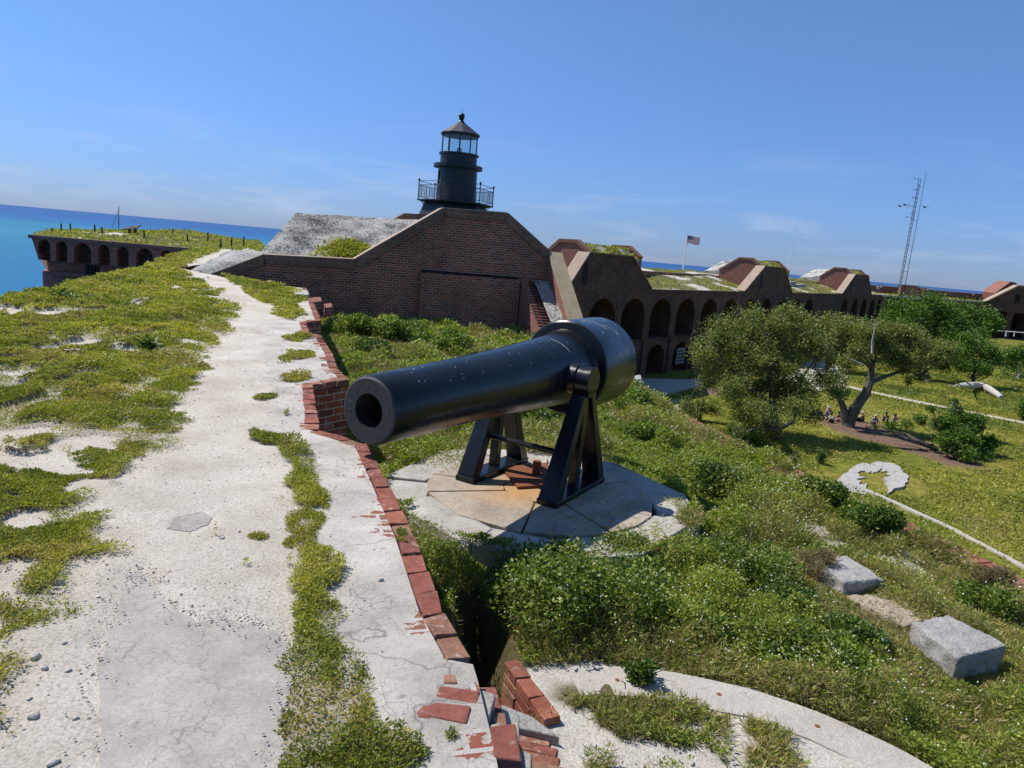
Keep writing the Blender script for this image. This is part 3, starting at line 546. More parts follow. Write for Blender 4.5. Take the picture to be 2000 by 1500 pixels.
# near curtain inner face and its brick edge
gw=thing('curtain_wall','tall brick wall under the terreplein edge above the lawn','wall',(4.5,10,ZP))
b=MB()
for (x0,y0),(x1,y1) in zip(GE[:-1],GE[1:]): b.add([(x0,y0,ZP-.3),(x1,y1,ZP-.3),(x1,y1,-1.47),(x0,y0,-1.47)],[(0,1,2,3)])
b.build('brick_face',BRICKD,gw); b=MB()
ge=[tuple(p) for p in GE]
along(ge,.12,.2,.4,.1,-1.415,.012,.014,skip=lambda p: fbm(np.array([p[0]*.9]),np.array([p[1]*.9]),91,2)[0]>.7)
b.build('brick_coping',COPBR,gw,bevel=.006)

# ================================================================ GUN
GM=np.array([-1.094,5.377,.27]); GA=math.radians(30.56); gax=np.array([math.sin(GA),math.cos(GA),.008]); gax/=np.linalg.norm(gax); gah=np.array([math.sin(GA),math.cos(GA),0]); gsd=np.array([math.cos(GA),-math.sin(GA),0])
ZPED=-.97; TC=GM+gax*2.816
def make_cannon():
    g=thing('cannon','huge black muzzle-loading cannon with a wide breech band, aimed over the parapet','cannon',(TC[0],TC[1],ZPED),'black cannons on the fort')
    b=MB(); pass
    b=MB()
    b.lathe(GM,gax,[(.012,.27),(.03,.278),(.5,.288),(1.2,.308),(2.0,.34),(2.6,.375),(3.0,.402),(3.2,.418),(3.26,.43),(3.3,.455)],72)
    body=b.build('barrel',PAINTK,g,smooth=True)
    b=MB(); b.lathe(GM,gax,[(.012,.27),(.0,.255),(.0,.14)],72,mi=0); b.build('muzzle_face',MUZP,g,smooth=True)
    b=MB(); b.lathe(GM,gax,[(0,.14),(.05,.137),(1.4,.137)],15,capb=True); b.build('bore',DARK,g)
    b=MB(); b.lathe(GM,gax,[(3.295,.43),(3.295,.475),(3.3,.535),(3.315,.552),(4.2,.552),(4.224,.54),(4.24,.44),(4.30,.40),(4.36,.25),(4.40,.12),(4.45,.1),(4.5,.13),(4.56,.13),(4.6,.05),(4.61,.0)],80); b.build('breech_band',PAINTK,g,smooth=True)
    for s in (-1,1):
        b=MB(); b.lathe(TC+gsd*s*.33,gsd*s,[(0,.17),(.12,.17),(.125,.152),(.285,.152),(.29,.146),(.29,0)],40); b.build('trunnion',PAINTK,g,smooth=True)
    for s in (-1,1):
        o=TC+gsd*s*.52; top=TC[2]-.13
        b=MB()   # base bar and saddle cap
        c0=np.array([o[0],o[1],ZPED+.03]); b.box(c0-gah*.03,gah*1.22,gsd*.24,UP*.06)
        fr=b.build('support_frame',PAINTK,g,bevel=.008); b=MB(); b.box((o[0],o[1],top+.0),gah*.2,gsd*.2,UP*.09); b.build('saddle',PAINTK,fr,bevel=.008)
        def leg(a0,a1,w0,w1,t0,t1,nm='leg'):
            b=MB(); P=[]
            for (a,w,t,z) in ((a0,w0,t0,ZPED+.05),(a1,w1,t1,top-.02)):
                for (i,j) in ((-1,-1),(1,-1),(1,1),(-1,1)): q=o+gah*(a+i*w/2)+gsd*(j*t/2); P.append((q[0],q[1],z))
            b.hexa(P); b.build(nm,PAINTK,fr,bevel=.008)
        leg(-.56,-.09,.15,.1,.22,.15); leg(.5,.09,.15,.1,.22,.15); leg(-.03,0,.1,.1,.1,.1,'post')
        for a in (-.6,-.2,.2,.5):
            b=MB(); q=o+gah*a+gsd*s*.0; b.lathe((q[0]+gsd[0]*.07*s,q[1]+gsd[1]*.07*s,ZPED+.06),UP,[(0,.01),(.012,.01),(.013,.0)],6); b.build('bolt',PAINTK,fr)
    b=MB(); a=TC-gah*.24; b.tube([(*(a-gsd*.5)[:2],-.5),(*(a+gsd*.5)[:2],-.5)],.034,10); b.build('tie_rod',PAINTK,g,smooth=True)
    # faint lettering round the muzzle face (engraved, barely legible)
    b=MB(); u_=np.cross(gax,UP); u_/=np.linalg.norm(u_); w_=np.cross(u_,gax)
    GL={'N':[(0,0,0,1),(0,1,.6,0),(.6,0,.6,1)],'o':[(0,0,.5,0),(.5,0,.5,.6),(.5,.6,0,.6),(0,.6,0,0)],'1':[(.3,0,.3,1)],'8':[(0,0,.6,0),(0,.5,.6,.5),(0,1,.6,1),(0,0,0,1),(.6,0,.6,1)],'6':[(0,0,.6,0),(0,.5,.6,.5),(0,1,.6,1),(0,0,0,1),(.6,0,.6,.5)],'5':[(0,0,.6,0),(.6,0,.6,.5),(.6,.5,0,.5),(0,.5,0,1),(0,1,.6,1)],'W':[(0,1,.15,0),(.15,0,.35,.7),(.35,.7,.55,0),(.55,0,.7,1)],'P':[(0,0,0,1),(0,1,.6,1),(.6,1,.6,.5),(.6,.5,0,.5)],'F':[(0,0,0,1),(0,1,.6,1),(0,.5,.5,.5)],'I':[(.3,0,.3,1)],'L':[(0,0,0,1),(0,0,.6,0)],'T':[(.3,0,.3,1),(0,1,.6,1)],'.':[(.2,0,.3,0)],'2':[(0,1,.6,1),(.6,1,.6,.5),(.6,.5,0,.5),(0,.5,0,0),(0,0,.6,0)]}
    def word(txt,ang,r=.2,h=.026):
        n=len(txt)
        for i,ch in enumerate(txt):
            aa=ang-(i-(n-1)/2)*.135
            for (x0,y0,x1,y1) in GL.get(ch,[]):
                pp=[]
                for x,y in ((x0,y0),(x1,y1)):
                    al=aa-(x-.3)*h/r; rr=r+(y-.5)*h; pp.append(GM+rr*(math.cos(al)*-u_+math.sin(al)*w_)-gax*.0015)
                b.tube(pp,.0013,4)
    word('N.18',math.radians(95)); word('6I5',math.radians(170)); word('P.W.L',math.radians(-5)); word('T2',math.radians(235)); word('F.I',math.radians(300)); word('o6',math.radians(45))
    b.build('engraving',ENGR,g)
    b=MB()   # bird droppings on top of the barrel and band
    def drop(t,r,ang,ln,wd,dirn):
        al=math.radians(ang); n_=gsd*math.cos(al)+UP*math.sin(al); tn=-gsd*math.sin(al)+UP*math.cos(al); d=gax*dirn+tn*(1-abs(dirn)); d/=np.linalg.norm(d); e=np.cross(n_,d)
        c=GM+gax*t+n_*(r+.002); K=9; P=[]
        for k in range(K):
            a=2*math.pi*k/K; q=d*math.cos(a)*ln/2*random.uniform(.8,1.1)+e*math.sin(a)*wd/2*random.uniform(.8,1.1)
            off=np.dot(q,tn); P.append(GM+gax*(t+np.dot(q,gax))+(r+.0025)*(gsd*math.cos(al+off/r)+UP*math.sin(al+off/r)))
        b.add(P,[tuple(range(K))])
    for i in range(60):
        t=random.uniform(.3,3.1); drop(t,.28+.045*t if t<2 else .34+.07*(t-2),random.uniform(35,125),random.uniform(.006,.022),random.uniform(.004,.009),random.uniform(-1,1))
    for i in range(12):
        drop(random.uniform(3.4,4.15),.552,random.uniform(30,120),random.uniform(.02,.06),random.uniform(.007,.014),random.uniform(-.3,.3))
    for k in range(9): drop(2.78+.008*k,.39,78-4.2*k,.04,.008+.003*(k%2),-.15)
    for k in range(9): drop(3.62+.015*k,.552,84-3.2*k,.04,.009,.2)
    for k in range(7): drop(3.80+.02*k,.552,66-3*k,.035,.007,.2)
    b.build('bird_droppings',DROP,body)
    return g
cannon=make_cannon()
# pedestal
pd=thing('gun_platform','round pale stone gun platform stained with rust under the big cannon','platform',(.42,7.5,-1.3))
PC=np.array([.42,7.5])
b=MB(); NS=11; R0,R1=1.26,1.72
for k in range(NS):
    JB=[0,.1,-.08,.12,-.1,.06,-.12,.1,.0,-.08,.07]; a0=2*math.pi*k/NS+.22+JB[k];a1=2*math.pi*(k+1)/NS+.22-.012+JB[(k+1)%NS]
    Q=[PC+R0*np.array([math.cos(a0),math.sin(a0)]),PC+R1*np.array([math.cos(a0),math.sin(a0)]),PC+R1*np.array([math.cos(a1),math.sin(a1)]),PC+R0*np.array([math.cos(a1),math.sin(a1)])]
    z=-.985+random.uniform(-.02,.004); Q=[q+np.array([random.uniform(-.03,.03),random.uniform(-.03,.03)]) for q in Q]; b.hexa([(q[0],q[1],-1.6) for q in Q]+[(q[0],q[1],z) for q in Q])
b.build('rim_stones',RIM,pd,bevel=.012)
b=MB()
for k in range(8):
    JA=[0,.18,-.12,.1,-.2,.12,.05,-.15]; a0=2*math.pi*k/8+.5+JA[k];a1=2*math.pi*(k+1)/8+.5+JA[(k+1)%8]; am=(a0+a1)/2; g_=.009
    ps=[(.42,a0+.02),(1.25,a0+g_),(1.25,am),(1.25,a1-g_),(.42,a1-.02)]
    b.prism([(*(PC+r_*np.array([math.cos(a),math.sin(a)])),-1.6) for r_,a in ps],(0,0,.625+random.uniform(0,.008)))
b.prism([(*(PC+.41*np.array([math.cos(a),math.sin(a)])),-1.6) for a in [2*math.pi*k/10 for k in range(10)]],(0,0,.63))
b.build('slab_stones',SLAB,pd,bevel=.008)
pp=thing('pivot_plate','flat rusty iron plate with an upright pin lying between the gun supports','plate',(*onz(1035,925,ZPED)[:2],ZPED+.005))
b=MB(); Q=[onz(*p,-.93)[:2] for p in [(980,911),(1011,949),(1100,944),(1066,902)]]; b.prism([(q[0],q[1],-.968) for q in Q],(0,0,.03)); b.build('iron_plate',RUST,pp)
q=onz(1047,925,-.94); b=MB(); b.lathe((q[0],q[1],-.94),UP,[(0,.05),(.15,.05),(.155,.045),(.155,.0)],20); b.build('pivot_pin',RUST,pp,smooth=True)
b=MB()
for p in [(1325,1010),(1300,1047),(1285,1072),(960,1078),(985,1088),(1345,985),(1180,1118),(800,898),(1290,985)]:
    q=onz(*p,-.975); b=MB(); b.lathe((q[0],q[1],-.985),UP,[(0,.022),(.012,.018),(.012,.0)],9); b.build('rusty_stud',RUST,pd)

# ================================================================ BLOCKS, bricks and the pit in the foreground
def block(name,label,pts,zt,zb,mat,jit=.01,cat='block',group=None):
    Q=[onz(*p,zt)[:2] for p in pts]; b=MB(); n=4; S=6
    # subdivided rounded block with rough surface
    import itertools
    def P(u,v,w): 
        q=(Q[0]*(1-u)*(1-v)+Q[1]*u*(1-v)+Q[2]*u*v+Q[3]*(1-u)*v); return np.array([q[0],q[1],zb+(zt-zb)*w])
    b.hexa([P(0,0,0),P(1,0,0),P(1,1,0),P(0,1,0),P(0,0,1),P(1,0,1),P(1,1,1),P(0,1,1)])
    o=b.build(name,mat); 
    bv=o.modifiers.new('b','BEVEL'); bv.width=.02; bv.segments=2
    sd=o.modifiers.new('s','SUBSURF'); sd.subdivision_type='SIMPLE'; sd.levels=4; sd.render_levels=4
    tx=bpy.data.textures.new('rough','CLOUDS'); tx.noise_scale=.12; dp=o.modifiers.new('d','DISPLACE'); dp.texture=tx; dp.strength=.05; dp.mid_level=.5; dp.texture_coords='GLOBAL'
    return tag(o,label,cat,group)
block('granite_block','rough grey granite block with a rust-stained front, farthest of the three in the weeds',[(1579,1091),(1652,1084),(1729,1130),(1650,1137)],-1.13,-1.42,GRAN,group='granite blocks on the terreplein')
block('granite_block','low orange-stained stone slab lying between the two raised granite blocks',[(1648,1163),(1736,1156),(1822,1206),(1770,1222)],-1.24,-1.5,SLAB,group='granite blocks on the terreplein')
block('granite_block','thick pale granite block at the right edge, nearest of the three in the weeds',[(1780,1212),(1854,1200),(1966,1260),(1872,1284)],-1.08,-1.5,GRAN,group='granite blocks on the terreplein')
block('stone_slab','small pale stone slab sticking out of the grass beside the dark brick wall',[(572,566),(601,566),(604,575),(577,574)],-.02,-.25,SANDC,cat='slab')
block('loose_brick','red brick block standing just below the small pale slab at the wall foot',[(608,581),(627,580),(629,588),(611,590)],-.35,-.6,BRICKR,cat='brick',group='loose brick stubs')
block('loose_brick','smaller red brick block at the weed edge, right of the other brick stub',[(633,593),(648,592),(650,599),(636,601)],-.6,-.9,BRICKR,cat='brick',group='loose brick stubs')
block('marker_stone','short grey stone post at the terreplein edge behind the cannon breech',[(1240,733),(1252,732),(1254,740),(1243,741)],-1.0,-1.6,GRAN,cat='stone')
# curved ring stone of the next gun platform
rs_=thing('ring_stone','curved pale stone kerb of another gun platform at the bottom right','kerb',(1.05,2.45,-1.3))
b=MB(); cc=np.array([1.05,2.4]); K=64; V=[];
RR=[]
for k in range(K+1):
    a=math.radians(104-136*k/K); wv=(fbm(np.array([k*.5]),np.array([3.]),5)[0]-.5)*.05
    ri,ro=1.77+wv,2.1+wv*.4; d=np.array([math.cos(a),math.sin(a)]); i_=cc+d*ri; o_=cc+d*ro; RR.append([(*i_,-1.5),(*i_,-1.172),(*o_,-1.172),(*o_,-1.5)])
b.rings(RR); b.build('kerb_stones',SANDC,rs_)
for a in (95,75,57,40,22):
    b=MB(); q=cc+1.94*np.array([math.cos(math.radians(a)),math.sin(math.radians(a))]); b.lathe((q[0],q[1],-1.172),UP,[(0,.018),(.004,.015),(.0045,0)],8); b.build('rusty_stud',RUST,rs_)
bx=thing('brick_box','broken red brick lining of a small dark pit beside the parapet','brick pit',(*onz(1040,1350,-1.15)[:2],-1.6))
b=MB(); a=onz(998,1288,-1.12)[:2]; c_=onz(1080,1402,-1.12)[:2]; d=c_-a; ln=np.linalg.norm(d); d/=ln; nn=np.array([-d[1],d[0]])
for row in range(8):
    n_=3; off=.08*(row%2)
    for k in range(n_):
        q=a+d*((k+.5)*ln/n_); b.box((q[0],q[1],-1.155-.078*row),(*(d*(ln/n_-.012)),0),(*(nn*.105),0),(0,0,.068),0,.006)
b.build('pit_wall',COPBR,bx,bevel=.005)
b=MB()
for k,(px,py) in enumerate([(1020,1440),(1032,1456),(1045,1472),(1050,1492),(1058,1512)]):
    q=onz(px,py,-1.2); b.box((q[0],q[1],-1.19),(.24,-.04,0),(.012,.07,0),(0,0,.06),0,.008)
b.build('floor_bricks',COPBR,bx,bevel=.006)
block('granite_wedge','wedge-shaped grey granite slab lying across the end of the dark pit','slab',-1.13,-1.3,GRAN) if False else None
b=MB(); Q=[onz(*p,-1.12)[:2] for p in [(935,1372),(985,1380),(1040,1402),(1094,1442),(1035,1428),(950,1412)]]; b.prism([(q[0],q[1],-1.3) for q in Q],(0,0,.19))
tag(b.build('granite_wedge',GRAN,bevel=.01),'wedge-shaped grey granite slab lying across the end of the dark pit','slab')

# ================================================================ NEAR TRAVERSE (brick gable wall with mound) 
def wp(px,py,off=0): return onpl(px,py,W0+wn*off,wn)
tv=thing('gable_wall','large dark brick gable wall with sloping brick coping rising in front of the lighthouse','wall',(W0[0]+5*wd[0],W0[1]+5*wd[1],-1.4))
CAP=[(415,537),(515,500),(692,509),(866,408.5),(990,418),(1073,493)]
top=[wp(*p) for p in CAP]; base=-1.9
b=MB(); poly=top+[np.array([top[-1][0],top[-1][1],base]),np.array([top[0][0],top[0][1],base])]
b.prism(poly,-wn*.7); b.build('brick_wall',BRICK,tv)
b=MB()
for p,q in zip(top[:-1],top[1:]):
    d=q-p; d/=np.linalg.norm(d); up_=np.cross(wn,d); up_*=np.sign(up_[2]); lo=-up_*.27; hi=up_*.03
    P=[p+lo+wn*.05,q+lo+wn*.05,q+lo-wn*.75,p+lo-wn*.75,p+hi+wn*.05,q+hi+wn*.05,q+hi-wn*.75,p+hi-wn*.75]; b.hexa(P)
b.build('coping',CAPBR,tv)
b=MB()
for p,q in zip(top[:-1],top[1:]):
    d=q-p; up_=np.cross(wn,d/np.linalg.norm(d)); up_*=np.sign(up_[2])
    P=[p+up_*.032+wn*.06,q+up_*.032+wn*.06,q+up_*.032-wn*.76,p+up_*.032-wn*.76]; P+=[x+up_*.03 for x in P]; b.hexa(P)
b.build('capstones',COPLT,tv)
b=MB(); q0=wp(821,531);q1=wp(1013,546); P=[np.array([q0[0],q0[1],base]),np.array([q1[0],q1[1],base]),q1,q0]; b.prism([p+wn*.22 for p in P],-wn*.21); b.build('raised_panel',BRICK,tv); b=MB(); b.prism([q0+UP*.09+wn*.02,q1+UP*.09+wn*.02,q1+UP*.0+wn*.02,q0+UP*.0+wn*.02],-wn*.01); b.build('ledge_groove',DARK,tv)
# mound behind it
md=thing('concrete_mound','rough grey concrete mound with a sloping end behind the brick gable wall','mound',wp(640,470,-4))
def grid_surface(name,mat,corners,nu,nv,amp,parent,seed=3):
    a,b_,c_,d_=[np.array(x) for x in corners]; u=np.linspace(0,1,nu)[None,:,None]; v=np.linspace(0,1,nv)[:,None,None]
    P=a*(1-u)*(1-v)+b_*u*(1-v)+c_*u*v+d_*(1-u)*v; nrm=np.cross(b_-a,d_-a); nrm/=np.linalg.norm(nrm); 
    if nrm[2]<0: nrm=-nrm
    uu=(P*(b_-a)/np.linalg.norm(b_-a)).sum(-1); vv=(P*(d_-a)/np.linalg.norm(d_-a)).sum(-1); h=(fbm(uu*2.2,vv*2.2,seed,5)-.5)*amp
    ed_=np.minimum(np.minimum(u,1-u),np.minimum(v,1-v))[...,0]; h=h*sstep(0,.02,ed_)
    P=P+nrm*h[...,None]; fq=gridfaces(nv,nu); 
    return npmesh(name,P.reshape(-1,3),fq,mat,None,parent,smooth=True)
A_=wp(500,502,-.85);B_=wp(835,445,-.85)+np.array([0,0,-1.4]);B_=wp(790,505,-.85);C_=wp(830,431,-4.2);D_=wp(578,416,-4.2)
grid_surface('sloping_face',CONC,(A_,B_,C_,D_),200,120,.16,md)
back=-wn*6
grid_surface('top_face',CONC,(D_,C_,C_+back,D_+back),60,40,.12,md,9)
E_=wp(470,500,-7); grid_surface('end_face',CONC,(A_,D_,D_+back,A_+back-np.array([0,0,1.])),60,60,.15,md,19)
n=9000; u=rng.beta(1.6,1.3,n); v=rng.beta(1.2,2.4,n)*.42; a_=wp(590,504,-.95);b_=wp(745,500,-.95)
Pg=a_[None]*(1-u[:,None])+b_[None]*u[:,None]-wn[None]*(v[:,None]*3.3)+np.stack([0*u,0*u,v*1.75*np.sin(np.pi*np.clip(u,0,1))**.5-.06],1)+rng.normal(0,.05,(n,3))
tag(leafobj('mound_grass',Pg,rng.uniform(.08,.2,n),MATLEAF,.3,.6,md),kind='stuff')
m2=thing('small_concrete_mound','low rough concrete hump beside the path where it bends left of the gable wall','mound',wp(455,505,-1.5))
b=MB(); rows=[]
pa=wp(405,520,-1.0)+np.array([0,0,-.05]); pb=wp(503,486,-3.5)+np.array([0,0,-.2])
K=40; X_=np.linspace(0,1,K)
n_=np.array([-(pb-pa)[1],(pb-pa)[0],0]); n_/=np.linalg.norm(n_)
Vm=[]
for i,t in enumerate(np.linspace(0,1,50)):
    c_=pa*(1-t)+pb*t; hgt=(.12+.75*min(1,t*1.6))*math.sin(min(1,t*3+.05)*math.pi/2)
    for j,s in enumerate(np.linspace(-1,1,K)):
        q=c_+n_*s*1.5; q=np.array([q[0],q[1],Z0-.25+ (hgt*min(1,t*6)+.2*min(1,t*8))*(1-abs(s)**2.2)]); q[2]+=(fbm(np.array([q[0]*2.5]),np.array([q[1]*2.5]),44)[0]-.5)*.22; Vm.append(q)
npmesh('concrete_hump',Vm,gridfaces(50,K),CONC,None,m2,smooth=True)
# farther gable of the same traverse
fg=thing('rear_gable_wall','brick gable end peeping out beyond the concrete mound, left of the lighthouse foot','wall',wp(800,440,-8))
T2=[onpl(*p,W0-wn*8,wn) for p in [(766,432),(790,418.5),(842,421.5),(842,470),(766,470)]]
b=MB(); b.prism(T2,-wn*.5); b.build('brick_wall',BRICK,fg); b=MB()
for p,q in zip(T2[:2],T2[1:3]):
    d=q-p; up_=np.cross(wn,d/np.linalg.norm(d)); up_*=np.sign(up_[2]); P=[p-up_*.2+wn*.06,q-up_*.2+wn*.06,q-up_*.2-wn*.56,p-up_*.2-wn*.56]; P+=[x+up_*.25 for x in P]; b.hexa(P)
b.build('coping',CAPBR,fg)
# ruined stair wing and raking end wall on the parade side
wg=thing('raking_wall','raking end wall with a tan capstone sloping down from the gable corner to the cannon','wall',(WQ[0],WQ[1],-1.5))
Q0=onpl(1072,494,W0,wn); 
pl0=np.array([Q0[0],Q0[1],0]); gn=np.array([-gd[1],gd[0],0]); gn=gn if gn[0]>0 else -gn   # gn: towards the parade
e0=onpl(1108,612,pl0,gn); Lg=np.dot(e0-Q0,gd); sl_=(e0[2]-Q0[2])/Lg
print('rake',Q0,e0,Lg,sl_)
Le=min((-1.45-Q0[2])/sl_,9)
prof=[Q0,Q0+gd*Le+UP*sl_*Le,np.array([*(Q0+gd*Le)[:2],-3]),np.array([Q0[0],Q0[1],-3])]
b=MB(); b.prism([p-UP*.07 for p in prof],gn*.5); b.build('brick_wall',BRICKR,wg)
b=MB(); pr=[Q0-gn*.03-UP*.068,Q0+gd*Le+UP*(sl_*Le-.068)-gn*.03]; b.hexa([pr[0],pr[1],pr[1]+gn*.56,pr[0]+gn*.56,pr[0]+UP*.12,pr[1]+UP*.12,pr[1]+gn*.56+UP*.12,pr[0]+gn*.56+UP*.12]); b.build('capstone',stonemat('tan_capstone',(.3,.24,.15),(.42,.35,.23),3,(.16,.12,.06),.5,.4),wg)
st=thing('broken_stair_wing','broken sunlit brick stair wing with toothed edge and rubble core against the gable wall','ruin',wp(1040,620,.5))
S0=wp(1018,548,.15); sn=gn; pS=np.array([S0[0],S0[1],0]); e1=onpl(1050,632,pS,sn); Ls=np.dot(e1-S0,gd); ss=(e1[2]-S0[2])/Ls
print('stair',S0,e1,Ls,ss)
b=MB(); zt=S0[2]; row=.085; k=0
teeth=MB()
while zt-k*row>-1.9:
    z=zt-(k+.5)*row; L_=max(.15,(z-zt)/ss)+random.uniform(-.03,.03)
    c_=S0+gd*(L_/2); b.box((c_[0]+sn[0]*.12,c_[1]+sn[1]*.12,z),gd*L_,sn*.24,UP*row*.97)
    x=.25
    while x<.62:
        w=random.choice([.11,.22]); Lt=L_-random.uniform(.0,.08)-(x-.25)*.25
        c_=S0+gd*(Lt-.2)+sn*(x+w/2); teeth.box((c_[0],c_[1],z),gd*.4,sn*(w-.012),UP*(row-.014),0,.006); x+=w
    k+=1
b.build('brick_wing',BRICKR,st); teeth.build('broken_brick_teeth',stonemat('broken_brick',(.12,.055,.04),(.2,.09,.06),6,(.3,.26,.22),.4,.5),st)
r0_=S0+sn*.5+UP*.05; wN=float(np.dot(Q0-r0_,sn)); Lr=3.6
grid_surface('rubble_core',CONC,(r0_+gd*Lr+UP*ss*Lr,r0_+gd*Lr+UP*ss*Lr+sn*wN,r0_+sn*wN,r0_),60,140,.22,st,29)

# ================================================================ WALLS WITH ARCHES
def arch_wall(b,o,d,inw,z0,z1,s0,s1,arches,depth,K=10,mi=0,bi=0,z1b=None):
    """front sheet from s0..s1, z0..z1 with arched openings (sa,sb,zbot,zspring,ztop); inw = inward direction"""
    o=np.array([o[0],o[1],0.]); pt=lambda s,z,t=0: np.array([*(o+d*s+inw*t)[:2],z])
    q=lambda P,m=mi: b.add(P,[tuple(range(len(P)))],m)
    cur=s0
    for sa,sb,zb,zs,zt in sorted(arches):
        if sa>cur: q([pt(cur,z0),pt(sa,z0),pt(sa,z1),pt(cur,z1)])
        if zb>z0: q([pt(sa,z0),pt(sb,z0),pt(sb,zb),pt(sa,zb)])
        c=(sa+sb)/2; r=(sb-sa)/2
        A=[(c-r*math.cos(math.pi*k/K),zs+(zt-zs)*math.sin(math.pi*k/K)) for k in range(K+1)]
        for (x0,y0),(x1,y1) in zip(A[:-1],A[1:]): q([pt(x0,y0),pt(x1,y1),pt(x1,z1),pt(x0,z1)])
        O=[(sa,zb)]+A+[(sb,zb)]
        for (x0,y0),(x1,y1) in zip(O[:-1],O[1:]): q([pt(x0,y0),pt(x0,y0,depth),pt(x1,y1,depth),pt(x1,y1)])
        q([pt(sa,zb),pt(sb,zb),pt(sb,zb,depth),pt(sa,zb,depth)])
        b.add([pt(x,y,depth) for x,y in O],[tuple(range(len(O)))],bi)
        cur=sb
    if cur<s1: q([pt(cur,z0),pt(s1,z0),pt(s1,z1),pt(cur,z1)])
# ---------------------------------------------------------------- sea bastion at left
BA=np.array([*g0(61,456),0]); BB=np.array([*g0(392,484),0]); bd=BB-BA; BL=np.linalg.norm(bd); bd/=BL; bn=np.array([bd[1],-bd[0],0]); bn=bn if bn[1]<0 else -bn
bs=thing('sea_bastion','dark brick bastion standing in the sea with a row of arches under its grassy top','bastion',(BA[0]+5,BA[1]+3,ZSEA))
bp=lambda px,py: (lambda q:(np.dot(q-BA,bd),q[2]))(onpl(px,py,BA,bn))
b=MB(); ZL=bp(85,508)[1]; zt_=Z0-.3
ar=[]
z1x=lambda X:X/3.333; z1y=lambda Y:350+Y/3.333
for cx,w,ty in [(285,78,392),(398,74,404),(535,112,416),(675,76,428),(798,76,440),(940,110,450),(1080,70,462),(1180,70,470),(1270,100,478)]:
    (sa,_),(sb,_)=bp(z1x(cx-w/2),z1y(ty)),bp(z1x(cx+w/2),z1y(ty)); t=bp(z1x(cx),z1y(ty))[1]; ar.append((sa,sb,ZL,t-(sb-sa)*.5,t))
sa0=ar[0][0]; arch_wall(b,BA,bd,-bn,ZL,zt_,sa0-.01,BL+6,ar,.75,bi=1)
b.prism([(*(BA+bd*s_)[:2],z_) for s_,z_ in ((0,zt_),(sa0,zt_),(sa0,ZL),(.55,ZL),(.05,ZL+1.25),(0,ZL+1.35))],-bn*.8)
b.build('arcade',[BRICK,BRICKD],bs)  # arch recess backs use the darker brick: recess shade put into the colour
lo=BA-bn*.62+bd*.75
P4=lambda s,t,z:(*(BA+bd*s-bn*t)[:2],z)
b=MB(); zl2=bp(85,532)[1]
b.prism([P4(.6,.7,zl2),P4(BL+6,.7,zl2),P4(BL+6,4,zl2),P4(-4.,9,zl2)],(0,0,ZL-zl2+.02))
b.prism([P4(.1,1.0,-14),P4(BL+6,1.0,-14),P4(BL+6,5,-14),P4(-3.,9,-14)],(0,0,14+zl2))
b.build('lower_wall',BRICK,bs)
b=MB(); b.prism([P4(.5,.35,zl2-.12),P4(BL+6,.35,zl2-.12),P4(BL+6,2,zl2-.12),P4(.5,2,zl2-.12)],(0,0,.2)); b.prism([P4(.7,.55,ZL-.1),P4(BL+6,.55,ZL-.1),P4(BL+6,2,ZL-.1),P4(.7,2,ZL-.1)],(0,0,.1)); b.build('ledge',CAPBR,bs)
(w0,_),(w1,_)=bp(158,520),bp(184,520); b=MB(); b.prism([P4(w0,.66,bp(170,538)[1]),P4(w1,.66,bp(170,538)[1]),P4(w1,.66,bp(170,517)[1]),P4(w0,.66,bp(170,517)[1])],tuple(-bn*.2)); fr=b.build('window',DARK,bs)
b=MB(); s_=w0+.1
for k in range(4): b.box(P4(w0+(w1-w0)*(k+.5)/4,.62,bp(170,528)[1]),bd*.05,bn*.05,UP*(bp(170,517)[1]-bp(170,538)[1])); 
b.build('window_bars',WOOD,fr)
b=MB(); c0=BA; tl=np.array([*g0(100,446),0]); 
b.prism([P4(-.15,-.12,zt_),P4(BL+6,-.12,zt_),P4(BL+6,.8,zt_),P4(-.15,.8,zt_)],(0,0,.22)); b.build('coping',COPLT if False else CAPBR,bs)
side=(tl-BA); sl2=np.linalg.norm(side); side/=sl2; b=MB()
def sp_(s,z,t=0): q=BA+side*s+np.array([side[1],-side[0],0])*t; return (q[0],q[1],z)
b.add([sp_(.5,ZL+1.3),sp_(sl2,ZL+1.3),sp_(sl2,zt_),sp_(.5,zt_)],[(0,1,2,3)]); b.add([P4(.6,.7,ZL),P4(-4,9,ZL),sp_(sl2,ZL+1.3),sp_(.5,ZL+1.3)],[(0,1,2,3)])
b.build('side_wall',BRICK,bs)
# grassy top
TOPP=[BA[:2]+side[:2]*.2,tl[:2],g0(250,448)*1.02,g0(505,469),np.array([-22,62.]),np.array([-15,46.]),BB[:2]+bd[:2]*4]
gx,gy=np.meshgrid(np.linspace(-55,-10,170),np.linspace(42,100,180)); sdv=sdpoly(gx,gy,TOPP)
zz=Z0-.12+.85*sstep(0,9,sdv)*(fbm(gx*.12,gy*.12,71)*.9+.1)+(fbm(gx*.8,gy*.8,72)-.5)*.3
fq=gridfaces(*gx.shape); keep=(sdv.ravel()[fq]>-.15).all(1)
cvb=sstep(.3,.36,fbm(gx*.25,gy*.25,73)+.06)
o=npmesh('grassy_top',np.stack([gx,gy,zz],-1).reshape(-1,3),fq[keep],PTOP,{'veg':cvb.ravel(),'conc':0*gx.ravel(),'near':0*gx.ravel()},bs,smooth=True)
def zb(x,y): return float(Z0-.12+.85*sstep(0,9,sdpoly(np.array([x]),np.array([y]),TOPP))[0]*(fbm(np.array([x*.12]),np.array([y*.12]),71)[0]*.9+.1))
